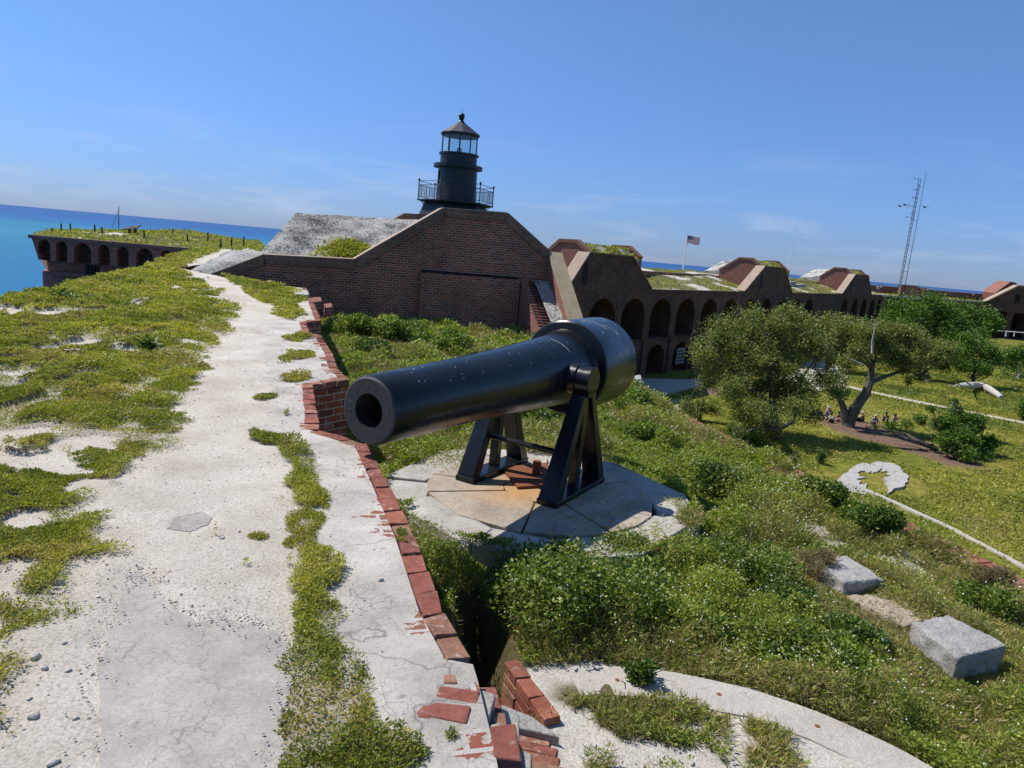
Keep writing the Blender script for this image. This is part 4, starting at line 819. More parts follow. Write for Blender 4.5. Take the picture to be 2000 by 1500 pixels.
n=60000; x=rng.uniform(-55,-12,n); y=rng.uniform(43,98,n); k=(sdpoly(x,y,TOPP)>.0)&(rng.uniform(0,1,n)<sstep(.3,.36,fbm(x*.25,y*.25,73)+.06)); x,y=x[k],y[k]
z=Z0-.12+.85*sstep(0,9,sdpoly(x,y,TOPP))*(fbm(x*.12,y*.12,71)*.9+.1)+(fbm(x*.8,y*.8,72)-.5)*.3
bgr=leafobj('bastion_grass',np.stack([x,y,z],1),rng.uniform(.14,.3,len(x)),MATLEAF,.35,.6,bs); tag(bgr,kind='stuff')
# posts, sign, sail boat
POSTS=[(399,288,330,60),(458,288,320,62),(617,295,333,58),(664,312,347,55),(938,333,362,54),(1127,322,357,66),(1220,360,390,55),(1353,345,387,62),(1437,388,420,50),(1507,380,415,56),(1587,370,405,62),(336,318,335,56)]
plab=['tall dark post nearest the left corner of the bastion top','second dark post from the bastion corner','slim dark post left of the info board, farther back','short dark post just left of the info board','short dark post just right of the info board','lone dark post at mid length of the bastion top, against the sea','short dark post low on the bastion grass past the middle','thin dark post against the sea right of the middle','pale short post beside the sandy patch at the right end','dark post third from the right end of the row','rightmost dark post near the concrete mound','very small leaning post stub at the bastion corner']
for (x_,t_,b_,Y_),lb in zip(POSTS,plab):
    tp=onY(z1x(x_),z1y(t_),Y_); bt=onY(z1x(x_),z1y(b_),Y_); pb_=MB(); hh=tp[2]-bt[2]
    pb_.lathe((bt[0],bt[1],bt[2]-.6),UP,[(0,.065),(hh+.58,.06),(hh+.6,.045),(hh+.6,0)],8); tag(pb_.build('wooden_post',WOOD),lb,'post','posts along the bastion top')
q=onY(258,450,57); zq=q[2]; sg=thing('info_board','dark slanted information board on two legs on the bastion grass','sign',(q[0],q[1],zq-.5))
b=MB(); b.hexa([(q[0]-.55,q[1]-.35,zq-.02),(q[0]+.55,q[1]-.3,zq+.15),(q[0]+.55,q[1]+.35,zq+.42),(q[0]-.55,q[1]+.35,zq+.2),(q[0]-.55,q[1]-.35,zq+.05),(q[0]+.55,q[1]-.3,zq+.22),(q[0]+.55,q[1]+.35,zq+.49),(q[0]-.55,q[1]+.35,zq+.27)]); b.build('panel',WOOD,sg)
for s in (-.2,.25):
    b=MB(); b.box((q[0]+s,q[1],zq-.25),(.13,0,0),(0,.2,0),(0,0,.8)); b.build('leg',WOOD,sg)
b=MB(); b.box((q[0]+.1,q[1],zq-.42),(1.2,0,0),(0,.8,0),(0,0,.25)); b.build('base',WOOD,sg)
q=onY(231,420,210); tp=onY(232,403,210); tl_=onY(219,444,210)
sb=thing('sailboat','distant sailing boat whose bare mast and stay show above the bastion','boat',(q[0],q[1],ZSEA))
b=MB(); b.tube([(q[0],q[1],ZSEA+1),(tp[0],tp[1],tp[2])],[.13,.09],8); b.build('mast',WOOD,sb); b=MB(); b.tube([(tp[0],tp[1],tp[2]-.8),(tl_[0],tl_[1],tl_[2]),(tl_[0]-2.5,tl_[1],ZSEA+1)],.05,5); b.build('stay',WOOD,sb)
b=MB(); R=[]
for t in np.linspace(-1,1,9):
    w=1.5*(1-abs(t)**2.2)+.05; R.append([(q[0]+t*5.5,q[1]-w,ZSEA+1.1),(q[0]+t*5.5,q[1]-w*.6,ZSEA-.1),(q[0]+t*5.5,q[1]+w*.6,ZSEA-.1),(q[0]+t*5.5,q[1]+w,ZSEA+1.1)])
b.rings(R); b.build('hull',WHITE,sb)

# ================================================================ LIGHTHOUSE
LY=45.; lc=onY(890,396,LY); LX,LZ=lc[0],lc[2]; px1=LY/F*1.0
lh=thing('lighthouse','black iron lighthouse with glazed lantern room and railed gallery behind the brick gable wall','lighthouse',(LX,LY,-1.2))
lz=lambda px,py: onY(px,py,LY)[2]-LZ
zl=[('spire',lz(901,217)),('ball',lz(900,227)),('apex',lz(898,236)),('eave',lz(898,262)),('sill',lz(896,294)),('ring',lz(893,326)),('gal',0)]
Zs=dict(zl); R_t=37*px1; R_d=34.3*px1
def lat(name,prof,n=48,par=lh,mat=IRONB,smooth=True,rot=0,capb=False,capa=False):
    b=MB(); b.lathe((LX,LY,LZ),UP,prof,n,rot=rot,capa=capa,capb=capb); return b.build(name,mat,par,smooth=smooth)
lat('tower_base',[(-6,4.2),(-.12,1.92)],6,rot=.25,smooth=False)
lat('tower_shaft',[(-.05,R_t*1.06),(0.1,R_t*1.03),(Zs['ring'],R_t*.98)],48)
gal=lat('gallery',[(-.14,0),(-.14,2.0),(-.06,2.38),(.02,2.38),(.02,0)],6,rot=math.radians(17),smooth=False)
lat('ledge_ring',[(Zs['ring']-.12,R_t*.9),(Zs['ring']-.12,46*px1),(Zs['ring']+.08,46*px1),(Zs['ring']+.12,R_t*.9)])
zsill=Zs['sill']-.3
lat('watch_room',[(Zs['ring']+.05,R_d),(zsill+.1,R_d)])
lat('sill_ring',[(zsill,R_d),(zsill,R_d*1.09),(zsill+.09,R_d*1.09),(zsill+.09,.0)])
NL=10; a0=math.radians(-13)
zev=Zs['eave']-.05; la=MB()
vx=[(LX+R_d*.98*math.cos(a0+2*math.pi*k/NL),LY+R_d*.98*math.sin(a0+2*math.pi*k/NL)) for k in range(NL)]
for k in range(NL):
    b=MB(); b.tube([(*vx[k],LZ+zsill),(*vx[k],LZ+zev)],.035,4); b.build('mullion',IRONB,lh)
m,N,L,P=newmat('lantern_glass'); P.inputs['Base Color'].default_value=(.75,.9,.95,1); P.inputs['Roughness'].default_value=.05; tr=N.new('ShaderNodeBsdfTransparent'); tr.inputs['Color'].default_value=(.86,.95,.97,1); ms=N.new('ShaderNodeMixShader'); ms.inputs[0].default_value=.2
L.new(tr.outputs[0],ms.inputs[1]); L.new(P.outputs[0],ms.inputs[2]); L.new(ms.outputs[0],N['Material Output'].inputs['Surface']); GLASS=m
for k in range(NL):
    a,c_=vx[k],vx[(k+1)%NL]; b=MB(); b.add([(*a,LZ+zsill+.05),(*c_,LZ+zsill+.05),(*c_,LZ+zev),(*a,LZ+zev)],[(0,1,2,3)]); b.build('glass_pane',GLASS,lh)
lat('roof',[(zev-.12,R_d*.9),(zev-.12,R_d*1.0),(zev,R_d*1.09),(zev+.05,R_d*1.09),(Zs['apex']-.05,.14),(Zs['apex'],.0)],NL,rot=a0,smooth=False,mat=plain('lighthouse_roof_paint',(.035,.037,.04),.5,nscale=3,var=.4))
lat('finial',[(Zs['apex']-.08,.2),(Zs['apex'],.16),(Zs['apex']+.04,.1),(Zs['apex']+.1,.17),(Zs['apex']+.13,.1)]+[(Zs['ball']+.19*math.sin(t),max(.03,.19*math.cos(t))) for t in np.linspace(-1.3,1.35,12)]+[(Zs['ball']+.2,.03),(Zs['spire']-.1,.018),(Zs['spire']+.15,.005)],20)
for dx in (-.1,.08):
    b=MB(); b.lathe((LX+dx,LY,LZ+zsill+.05),UP,[(0,.07),(.35,.06),(.4,.03),(.4,0)],10); b.build('lamp',plain('lamp_glass',(.4,.5,.5),.2),lh,smooth=True)
b=MB(); b.box((LX-R_t*.93,LY-.45,LZ+Zs['ring']-.75),(.04,-.05,0),(0,.25,0),(0,0,.85)); b.build('window',DARK,lh)
hx=[(LX+2.3*math.cos(math.radians(12.5+60*k)),LY+2.3*math.sin(math.radians(12.5+60*k))) for k in range(6)]
for k in range(6):
    b=MB(); b.tube([(*hx[k],LZ),(*hx[k],LZ+1.12)],.035,6); b.lathe((*hx[k],LZ+1.1),UP,[(0,.05),(.05,.07),(.1,.05),(.13,0)],8); b.build('railing_post',IRONB,lh)
    a,c_=np.array(hx[k]),np.array(hx[(k+1)%6]); b=MB()
    for z in (.15,.85,1.08): b.tube([(*a,LZ+z),(*c_,LZ+z)],.018,5)
    for j in range(1,14):
        q=a+(c_-a)*j/14; b.tube([(*q,LZ+.15),(*q,LZ+.85)],.012,4)
    b.build('railing',IRONB,lh)
    b=MB(); q0=np.array([LX,LY])+(a-np.array([LX,LY]))*.98; q1=np.array([LX,LY])+(a-np.array([LX,LY]))*.78
    b.tube([(*(q1*(1-t)+q0*t),LZ-1.0+.95*math.sqrt(max(0,1-(1-t)**2))) for t in np.linspace(0,1,8)],.03,5); b.build('bracket',IRONB,lh)

# ================================================================ FAR CURTAIN
far=thing('arcaded_wall','long brick curtain wall with two tiers of dark arches across the parade ground','fort wall',cpt(20,0,ZP))
b=MB(); AS=[-14.7,-8.5,-2.4,3.8,10.1,16.8,23.5,30.3,37.2,44.1,51,58,81.5,89.6,97.5,105.2,112.4]
up_a=[(c-2.45,c+2.45,-6.55,-4.3,-2.2) for c in AS]; lo_a=[(c-2.1,c+2.1,-10.75,-9.0,-7.25) for c in AS]
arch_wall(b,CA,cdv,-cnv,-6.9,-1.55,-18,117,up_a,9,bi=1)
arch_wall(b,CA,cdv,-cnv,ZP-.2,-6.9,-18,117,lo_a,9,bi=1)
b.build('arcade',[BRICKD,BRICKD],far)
b=MB(); b.prism([cpt(-18,-.06,-1.6),cpt(117,-.06,-1.6),cpt(117,.5,-1.6),cpt(-18,.5,-1.6)],(0,0,.36)); b.build('cornice',BRICKD,far)
b=MB()
for c1,c2 in zip(AS[:-1],AS[1:]):
    if c2-c1<9: m_=(c1+c2)/2; b.prism([cpt(m_-.6,-.25,ZP),cpt(m_+.6,-.25,ZP),cpt(m_+.6,0.02,ZP),cpt(m_-.6,.02,ZP)],(0,0,-6.5-ZP))
for c in AS: b.prism([cpt(c-2.6,-.1,-6.7),cpt(c+2.6,-.1,-6.7),cpt(c+2.6,.1,-6.7),cpt(c-2.6,.1,-6.7)],(0,0,.14))
b.build('buttresses',BRICKD,far)
b=MB()  # loophole windows in the back walls + iron grid
for c in AS: b.prism([cpt(c-.25,8.9,-5.9),cpt(c+.25,8.9,-5.9),cpt(c+.25,8.9,-4.4),cpt(c-.25,8.9,-4.4)],tuple(cnv*.03))
b.build('loophole',DARK,far)
b=MB()
for k in range(5): b.box(cpt(9.0+.5*k,-.05,-8.9),cdv*.08,cnv*.06,UP*2)
for k in range(5): b.box(cpt(10.0,-.06,-9.7+.4*k),cdv*2.2,cnv*.06,UP*.07)
b.build('lattice_window',plain('window_lattice_paint',(.35,.36,.36),.6),far)
# ground on top of that curtain (grass over the casemates) and its parapet
S_=np.linspace(-18,125,260); T_=np.array([.3,1.5,3,4.5,6,7.4,7.8,8.2,10,12,14,14.3]); base_z=np.array([-1.28,-1.2,-1.0,-.8,-.6,-.3,.35,.45,.5,.5,.35,-14])
TT=np.concatenate([np.linspace(T_[i],T_[i+1],5,endpoint=False) for i in range(len(T_)-1)]+[[T_[-1]]]); zt2=np.interp(TT,T_,base_z)
SS,T2_=np.meshgrid(S_,TT); Zc=np.interp(T2_,T_,base_z)
lump=np.exp(-((SS-40)/34)**2)*.0
Zc=Zc+(fbm(SS*.16,T2_*.3,81)-.4)*.7*sstep(.3,2,T2_)*(T2_<14)+.5*sstep(3,7,T2_)*sstep(8,20,SS)*(T2_<7.6)
Zc=np.where(SS>104,np.minimum(Zc,np.interp(T2_,T_,base_z)),Zc)
Pc=CA[None,None,:]+cdv*SS[...,None]-cnv*T2_[...,None]; Pc[...,2]=Zc
cv=sstep(.4,.5,fbm(SS*.25,T2_*.5,82)+.04)
o=npmesh('casemate_roof',Pc.reshape(-1,3),gridfaces(*SS.shape)[:,::-1],PTOP,{'veg':cv.ravel()*.95,'conc':0*SS.ravel(),'near':0*SS.ravel()},far,smooth=True)
n=26000; s=rng.uniform(-18,104,n); t=rng.uniform(.4,13.8,n); k=rng.uniform(0,1,n)<sstep(.4,.5,fbm(s*.25,t*.5,82)+.04)*(1-sstep(7.3,7.5,t)*(1-sstep(8.2,8.5,t))); s,t=s[k],t[k]
z=np.interp(t,T_,base_z)+(fbm(s*.16,t*.3,81)-.4)*.7*sstep(.3,2,t)+.5*sstep(3,7,t)*sstep(8,20,s)*(t<7.6)
P_l=CA[None]+cdv*s[:,None]-cnv*t[:,None]; P_l[:,2]=z
tag(leafobj('roof_grass',P_l,rng.uniform(.15,.38,len(s)),MATLEAF,.35,.6,far),kind='stuff')
b=MB(); 
b.prism([cpt(-10,7.35,-1.0),cpt(104,7.35,-1.0),cpt(104,7.75,-1.0),cpt(-10,7.75,-1.0)],(0,0,1.42)); b.build('parapet',BRICK,far)

def end_panel(name,lab,pts,slit=None):
    Q=[onpl(*p,CA,cnv)+cnv*.05 for p in pts]; zb_=-1.25
    t=thing(name,lab,'wall',(Q[0][0],Q[0][1],zb_),'end walls of the far traverses')
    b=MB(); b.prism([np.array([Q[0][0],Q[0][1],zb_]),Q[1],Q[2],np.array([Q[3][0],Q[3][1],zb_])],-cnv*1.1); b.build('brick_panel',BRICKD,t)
    b=MB()
    for p,q,m_ in ((np.array([Q[0][0],Q[0][1],zb_]),Q[1],0),(Q[1],Q[2],1),(Q[2],np.array([Q[3][0],Q[3][1],zb_]),1)):
        d=q-p; u_=np.cross(cnv,d/np.linalg.norm(d)); u_*=np.sign(u_[2]+1e-6); P=[p+cnv*.08,q+cnv*.08,q-cnv*1.2,p-cnv*1.2]; P+=[x+u_*.14 for x in P]; b.hexa(P,m_)
    b.build('coping',[COPLT,CAPBR],t)
    if slit:
        s_,z_,w_,h_=slit; c_=CA+cdv*s_; b=MB(); b.prism([(*(c_-cdv*w_/2+cnv*.07)[:2],z_-h_/2),(*(c_+cdv*w_/2+cnv*.07)[:2],z_-h_/2),(*(c_+cdv*w_/2+cnv*.07)[:2],z_+h_/2-.25),(*(c_+cnv*.07)[:2],z_+h_/2),(*(c_-cdv*w_/2+cnv*.07)[:2],z_+h_/2-.25)],-cnv*.04); b.build('slit_window',DARK,t)
    return t
end_panel('end_wall','big dark trapezoid end wall with a slit window, right behind the near raking wall',[(1111,537),(1151,494.5),(1235,502.5),(1271,566)],(-12.4,.05,.8,2.1))
end_panel('end_wall','middle dark trapezoid end wall above the arches, right of the flagpole',[(1453,568),(1493,521),(1532,525),(1546,571)],(33.2,.2,1.0,2.0))
end_panel('end_wall','farthest dark trapezoid end wall, left of the two people on the wall',[(1644,572),(1670,536.5),(1695,538),(1702,572)],(83.5,.3,1.3,2.2))
def mound(lab,pts,s0,Lm,grp='red gabled mounds along the far wall'):
    pl=CA+cdv*s0; Q=[onpl(*p,pl,cdv) for p in pts]; t=thing('gabled_mound',lab,'mound',(*Q[0][:2],Q[0][2]-1),grp)
    lo0=np.array([*Q[0][:2],-1.3]); lo1=np.array([*Q[-1][:2],-1.3]); full=[lo0]+Q+[lo1]
    for k,off in enumerate((0,Lm)):
        b=MB(); b.prism([q+cdv*off for q in full],cdv*.5); g_=b.build('gable',BRICKR,t)
        b=MB()
        for p,q in zip(Q[:-1],Q[1:]):
            p=p+cdv*(off-.12);q=q+cdv*(off-.12); d=q-p; u_=np.cross(cdv,d/np.linalg.norm(d)); u_*=np.sign(u_[2]+1e-6); P=[p-u_*.18,q-u_*.18,q-u_*.18+cdv*.75,p-u_*.18+cdv*.75]; P+=[x+u_*.32 for x in P]; b.hexa(P)
        b.build('coping',CAPBR,g_)
    lowv=[q-UP*.3 for q in full]; lowv[0]=lo0+0; lowv[-1]=lo1+0
    b=MB(); b.prism([q+cdv*.5 for q in lowv],cdv*(Lm-.5),cap=False); b.build('roof_slopes',CONC,t)
    n=1600; P=[]
    for a_,c_ in zip(lowv[1:-2],lowv[2:-1]):
        u=rng.uniform(0,1,(n,1)); v=rng.uniform(.5,Lm,(n,1)); kk=fbm(v[:,0]*.5,u[:,0]*3,int(abs(s0))+5)>.42; P.append((a_*(1-u)+c_*u+cdv*v)[kk])
    P=np.concatenate(P); tag(leafobj('mound_grass',P,rng.uniform(.15,.4,len(P)),MATLEAF,.35,.6,t),kind='stuff')
mound('red brick gable mound just right of the near gable wall, closest of the far mounds',[(1068,492),(1094,469),(1127,470.5),(1150,494)],-9.5,10)
mound('red brick gable mound with pale concrete side, right of the flagpole',[(1405,527),(1445,504),(1470,505.5),(1492,527)],36,11)
mound('small far red gable mound left of the tall radio mast',[(1601,540),(1630,523),(1652,524.5),(1670,541)],88,12)
# pale concrete side slopes of two mounds
for (pts,s0,lab) in (([(1375,530),(1412,509),(1438,509),(1409,527)],44,'pale sloping concrete skirt beside the middle red mound'),([(1562,541),(1592,526),(1624,526),(1603,540)],99,'pale sloping concrete skirt beside the farthest red mound')):
    Q=[onpl(*p,CA+cdv*(s0+(3 if i_ in (1,2) else -4)),cdv) for i_,p in enumerate(pts)]; b=MB(); b.prism(Q,(0,0,-1.)); tag(b.build('concrete_skirt',CONC),lab,'concrete')
# curtain 3 beyond the bend
C3=cpt(113,0,0); C4=onz(1945,590.5,-1.25); C4=np.array([C4[0],C4[1],0]); c3d=C4-C3; c3L=np.linalg.norm(c3d); c3d/=c3L; c3n=np.array([c3d[1],-c3d[0],0])
f3=thing('distant_wall','far brick curtain wall half hidden behind the green trees at the right','fort wall',(*(C3+c3d*30)[:2],ZP))
b=MB(); arch_wall(b,C3,c3d,-c3n,-6.9,-1.6,0,c3L,[(c-2.5,c+2.5,-6.5,-4.4,-2.3) for c in np.arange(5,c3L-3,7)],5); arch_wall(b,C3,c3d,-c3n,ZP-.2,-6.9,0,c3L,[],5); b.build('arcade',BRICKD,f3)
c3=lambda s,t,z:(*(C3+c3d*s-c3n*t)[:2],z)
b=MB(); b.prism([c3(0,-.2,-1.6),c3(c3L,-.2,-1.6),c3(c3L,1,-1.6),c3(0,1,-1.6)],(0,0,.4)); b.build('cornice',SANDC,f3)
b=MB(); b.prism([c3(0,.9,-1.7),c3(c3L+20,.9,-1.7),c3(c3L+20,9,-1.7),c3(-12,9,-1.7)],(0,0,.45)); b.build('roof_ground',SOIL,f3)
b=MB(); b.prism([c3(-14,8,-1.4),c3(c3L+20,8,-1.4),c3(c3L+20,12,-1.4),c3(-18,12,-1.4)],(0,0,2.1)); b.build('parapet',BRICK,f3)
n=3500; s=rng.uniform(0,c3L,n); t=rng.uniform(1,8,n); k=fbm(s*.2,t*.4,88)>.47; s,t=s[k],t[k]; Pl=C3[None]+c3d*s[:,None]-c3n*t[:,None]; Pl[:,2]=-1.25; tag(leafobj('roof_grass',Pl,rng.uniform(.3,.7,len(s)),MATLEAF,.35,.6,f3),kind='stuff')
for (x0,x1,y0,y1,lab) in ((1758,1791,558.5,575,'larger red brick block standing on the far wall right of the mast'),(1791,1802,562,576,'smaller brick step against the right side of the red block on the far wall')):
    Yb=178; a=onY(x0,y1,Yb); c_=onY(x1,y0,Yb); b=MB(); b.prism([(a[0],Yb,-1.4),(c_[0],Yb-1,-1.4),(c_[0]+2,Yb+4,-1.4),(a[0]+2,Yb+5,-1.4)],(0,0,c_[2]+1.4)); tag(b.build('brick_block',BRICKR),lab,'brick block')
# right hand bastion piece
RQ=lambda px,py,Yv: onY(px,py,Yv)
rb=thing('far_gable_wall','far brick gable with pale sloping coping at the right edge of the picture','wall',RQ(1985,590,200))
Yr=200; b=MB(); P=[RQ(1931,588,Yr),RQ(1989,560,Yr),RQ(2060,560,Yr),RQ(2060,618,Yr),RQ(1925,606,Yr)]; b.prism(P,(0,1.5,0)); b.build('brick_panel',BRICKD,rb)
b=MB(); P=[RQ(1931,588,Yr-.2),RQ(1989,560,Yr-.2),RQ(1989,557,Yr-.2),RQ(1926,588,Yr-.2)]; b.prism(P,(0,2,0)); b.prism([RQ(1989,560,Yr-.2),RQ(2060,560,Yr-.2),RQ(2060,557.5,Yr-.2),RQ(1989,557,Yr-.2)],(0,2,0)); b.build('coping',COPLT,rb)
b=MB(); b.prism([RQ(1982,591,Yr-.15),RQ(1991,591,Yr-.15),RQ(1992,578,Yr-.15),RQ(1987,573,Yr-.15),RQ(1983,578,Yr-.15)],(0,.05,0)); b.build('slit_window',DARK,rb)
b=MB(); b.prism([RQ(1944,572,Yr+12),RQ(1974,550,Yr+12),RQ(1984,552,Yr+12),RQ(1990,558,Yr+12),RQ(1990,585,Yr+12),RQ(1944,585,Yr+12)],(0,6,0)); b.build('rear_gable',BRICKR,rb)
b=MB(); o_=RQ(1925,600,Yr); zc=o_[2]+.6; arch_wall(b,(o_[0],Yr,0),np.array([1.,0.02,0]),np.array([0,1.,0]),ZP-.2,zc,0,24,[(2.6,6.6,ZP+.1,-4.8,-2.4),(8.2,12.2,ZP+.1,-4.8,-2.4),(14,18,ZP+.1,-4.8,-2.4)],6); b.build('arcade',BRICKD,rb)
# white barrier rail
br=thing('barrier_fence','white barrier rail standing in front of the far right arches','fence',RQ(1960,655,150)); b=MB()
b.tube([RQ(1950,646,150),RQ(2030,652,150)],.09,5); b.build('rail',WHITE,br)
for x_ in (1966,1982,2005): b=MB(); b.tube([RQ(x_,647,150),RQ(x_-2,657,150)],.12,5); b.build('post',WHITE,br)

# ================================================================ flagpole, masts, birds
q=onY(1333,533,118); tp=onY(1342,457,118); fp=thing('flagpole','white flagpole flying a striped flag on the far wall','flagpole',(q[0],q[1],q[2]-2))
tpz=tp[2]; b=MB(); b.tube([(q[0],q[1],q[2]-2),(q[0],q[1],tpz)],[.13,.07],8); b.build('pole',WHITE,fp)
nx,ny=39,26; fw_,fh_=2.05,1.2; b=MB(); V=[]; 
ox=q[0]+.1; oz=tpz-.25
for j in range(ny+1):
    for i in range(nx+1):
        u=i/nx; x=ox+u*fw_; z=oz-(j/ny)*fh_-u*.12+.06*math.sin(u*7); V.append((x,q[1]+.18*math.sin(u*8+1),z))
fs=[];mi=[]
for j in range(ny):
    for i in range(nx):
        fs.append((j*(nx+1)+i,j*(nx+1)+i+1,(j+1)*(nx+1)+i+1,(j+1)*(nx+1)+i)); st_=int(j//2); can=(i<16 and j<14); star=can and i%3==1 and j%3==1
        mi.append(2 if can and not star else (1 if (star or st_%2) else 0))
for f,m_ in zip(fs,mi): b.f.append(list(f)); b.m.append(m_)
b.v=V; b.a=[.5]*len(V); b.build('flag',[plain('flag_red',(.5,.03,.04),.8),WHITE,plain('flag_blue',(.02,.03,.15),.8)],fp)
q=onY(1540,540,140); tp=onY(1547,447,140); b=MB(); b.tube([(q[0],140,-1.5),(q[0],140,tp[2])],[.1,.05],6); tag(b.build('white_mast',WHITE),'thin white pole rising beyond the middle end wall','pole')
q=onY(1624,545,210); tp=onY(1627,512,210); b=MB(); b.tube([(q[0],210,-3),(q[0],210,tp[2])],[.05,.03],5); tag(b.build('thin_mast',WHITE),'very thin faint pole rising behind the small far mound','pole')
YM=160; q=onY(1757,562,YM); mt=thing('radio_mast','tall thin lattice radio mast with side antennas on the far wall','mast',(q[0],YM,q[2]))
def mz(py): return onY(1757+(562-py)*.186,py,YM)[2]
tpz=mz(350); b=MB(); tri=[(q[0]-.22,YM),(q[0]+.22,YM),(q[0],YM+.4)]
for t in tri: b.tube([(*t,q[2]-1),(*t,tpz)],.055,5)
z=q[2]; k=0
while z<tpz-1:
    for i in range(3): b.tube([(*tri[i],z),(*tri[(i+1)%3],z+.9)],.03,4)
    z+=.9; k+=1
b.build('lattice',GALV,mt); b=MB(); b.tube([(q[0]+1.1,YM,q[2]-.5),(q[0]+1.1,YM,mz(337))],[.07,.04],5)
for yy in (365,430,480,530): b.tube([(q[0],YM,mz(yy)),(q[0]+1.1,YM,mz(yy))],.04,4)
b.build('whip_antenna',GALV,mt)
for py,l in ((350,1.6),(371,1.3),(387,1.2),(404,1.9),(417,.8),(425,1.9)):
    b=MB(); z=mz(py); l*=.75; b.tube([(q[0]-l,YM,z+.03),(q[0]+.2,YM,z)],.05,5); b.tube([(q[0]-l,YM,z-.3),(q[0]-l,YM,z+.3)],.03,4); b.build('side_antenna',GALV,mt)
for (px,py),lb in zip([(1758.5,403.5),(1769,401),(1807,405.5)],['dark soaring bird farthest left of the radio mast','dark soaring bird just left of the radio mast','dark soaring bird right of the radio mast']):
    c_=onY(px,py,150); b=MB(); s=.55
    V=[(c_[0]-s*1.6,c_[1],c_[2]+.22),(c_[0]-s*.7,c_[1]-.1,c_[2]+.3),(c_[0],c_[1]-.35,c_[2]+.05),(c_[0]+s*.7,c_[1]-.1,c_[2]+.3),(c_[0]+s*1.6,c_[1],c_[2]+.22),(c_[0]+s*.6,c_[1]+.15,c_[2]+.2),(c_[0],c_[1]+.5,c_[2]),(c_[0]-s*.6,c_[1]+.15,c_[2]+.2),(c_[0],c_[1],c_[2]-.15)]
    b.add(V,[(0,1,7),(1,2,6,7),(2,3,5,6),(3,4,5),(8,2,1),(8,3,2),(8,6,5),(8,7,6),(8,1,7),(8,5,3)]); tag(b.build('bird',DARK),lb,'bird','birds by the radio mast')
# distant cannons: copies of the big one
def copy_tree(o,parent=None):
    c=o.copy(); COL.objects.link(c); 
    if parent is not None: c.parent=parent
    for ch in list(o.children): copy_tree(ch,c)
    return c
for (px,py,Y_,rz,lb) in ((1247,541,82,2.05,'distant black cannon whose breech pokes out behind the big end wall'),(1538,553,124,2.0,'distant black cannon half hidden behind the middle end wall'),(1728,569,150,1.25,'distant black cannon beside the two people on the far wall')):
    p=onY(px,py,Y_); c_=copy_tree(cannon); c_.location=Vector((p[0],p[1],p[2])); c_.rotation_euler=(0,0,rz); c_['label']=lb
for pts,lb,Yv in (([(1544,550),(1554,550),(1554,561),(1544,561)],'pale square block on the grass beside the middle end wall',118),([(1556,556),(1572,555),(1574,561),(1557,562)],'flat pale slab lying on the grass right of the square block',118)):
    P=[onY(*p,Yv) for p in pts]; b=MB(); b.prism(P,(0,1.2,0)); tag(b.build('stone_block',GRAN),lb,'block')

# ================================================================ TREES, PEOPLE on the parade
def blobs_leaves(blobs,n,jit=.18):
    """leaves on the shells of many small blobs (centre, radius)"""
    C_=np.array([b_[0] for b_ in blobs]); R_=np.array([b_[1] for b_ in blobs]); w=R_**2; idx=rng.choice(len(blobs),n,p=w/w.sum())
    d=rng.normal(size=(n,3)); d[:,2]=d[:,2]*.8+.25; d/=np.linalg.norm(d,axis=1)[:,None]
    rr=R_[idx]*(1-np.abs(rng.normal(0,jit,n))); return C_[idx]+d*rr[:,None]*np.array([1,1,.8])
TREEG='trees on the parade ground'
def limb(b,a,c_,r0_,r1_,wob=.3,K=6):
    a=np.array(a,float);c_=np.array(c_,float); P=[]
    for k in range(K+1):
        t=k/K; p=a*(1-t)+c_*t; 
        if 0<k<K: p=p+np.array([random.uniform(-wob,wob) for _ in range(3)])*math.sin(math.pi*t)
        P.append(p)
    b.tube(P,[r0_+(r1_-r0_)*k/K for k in range(K+1)],7); return P
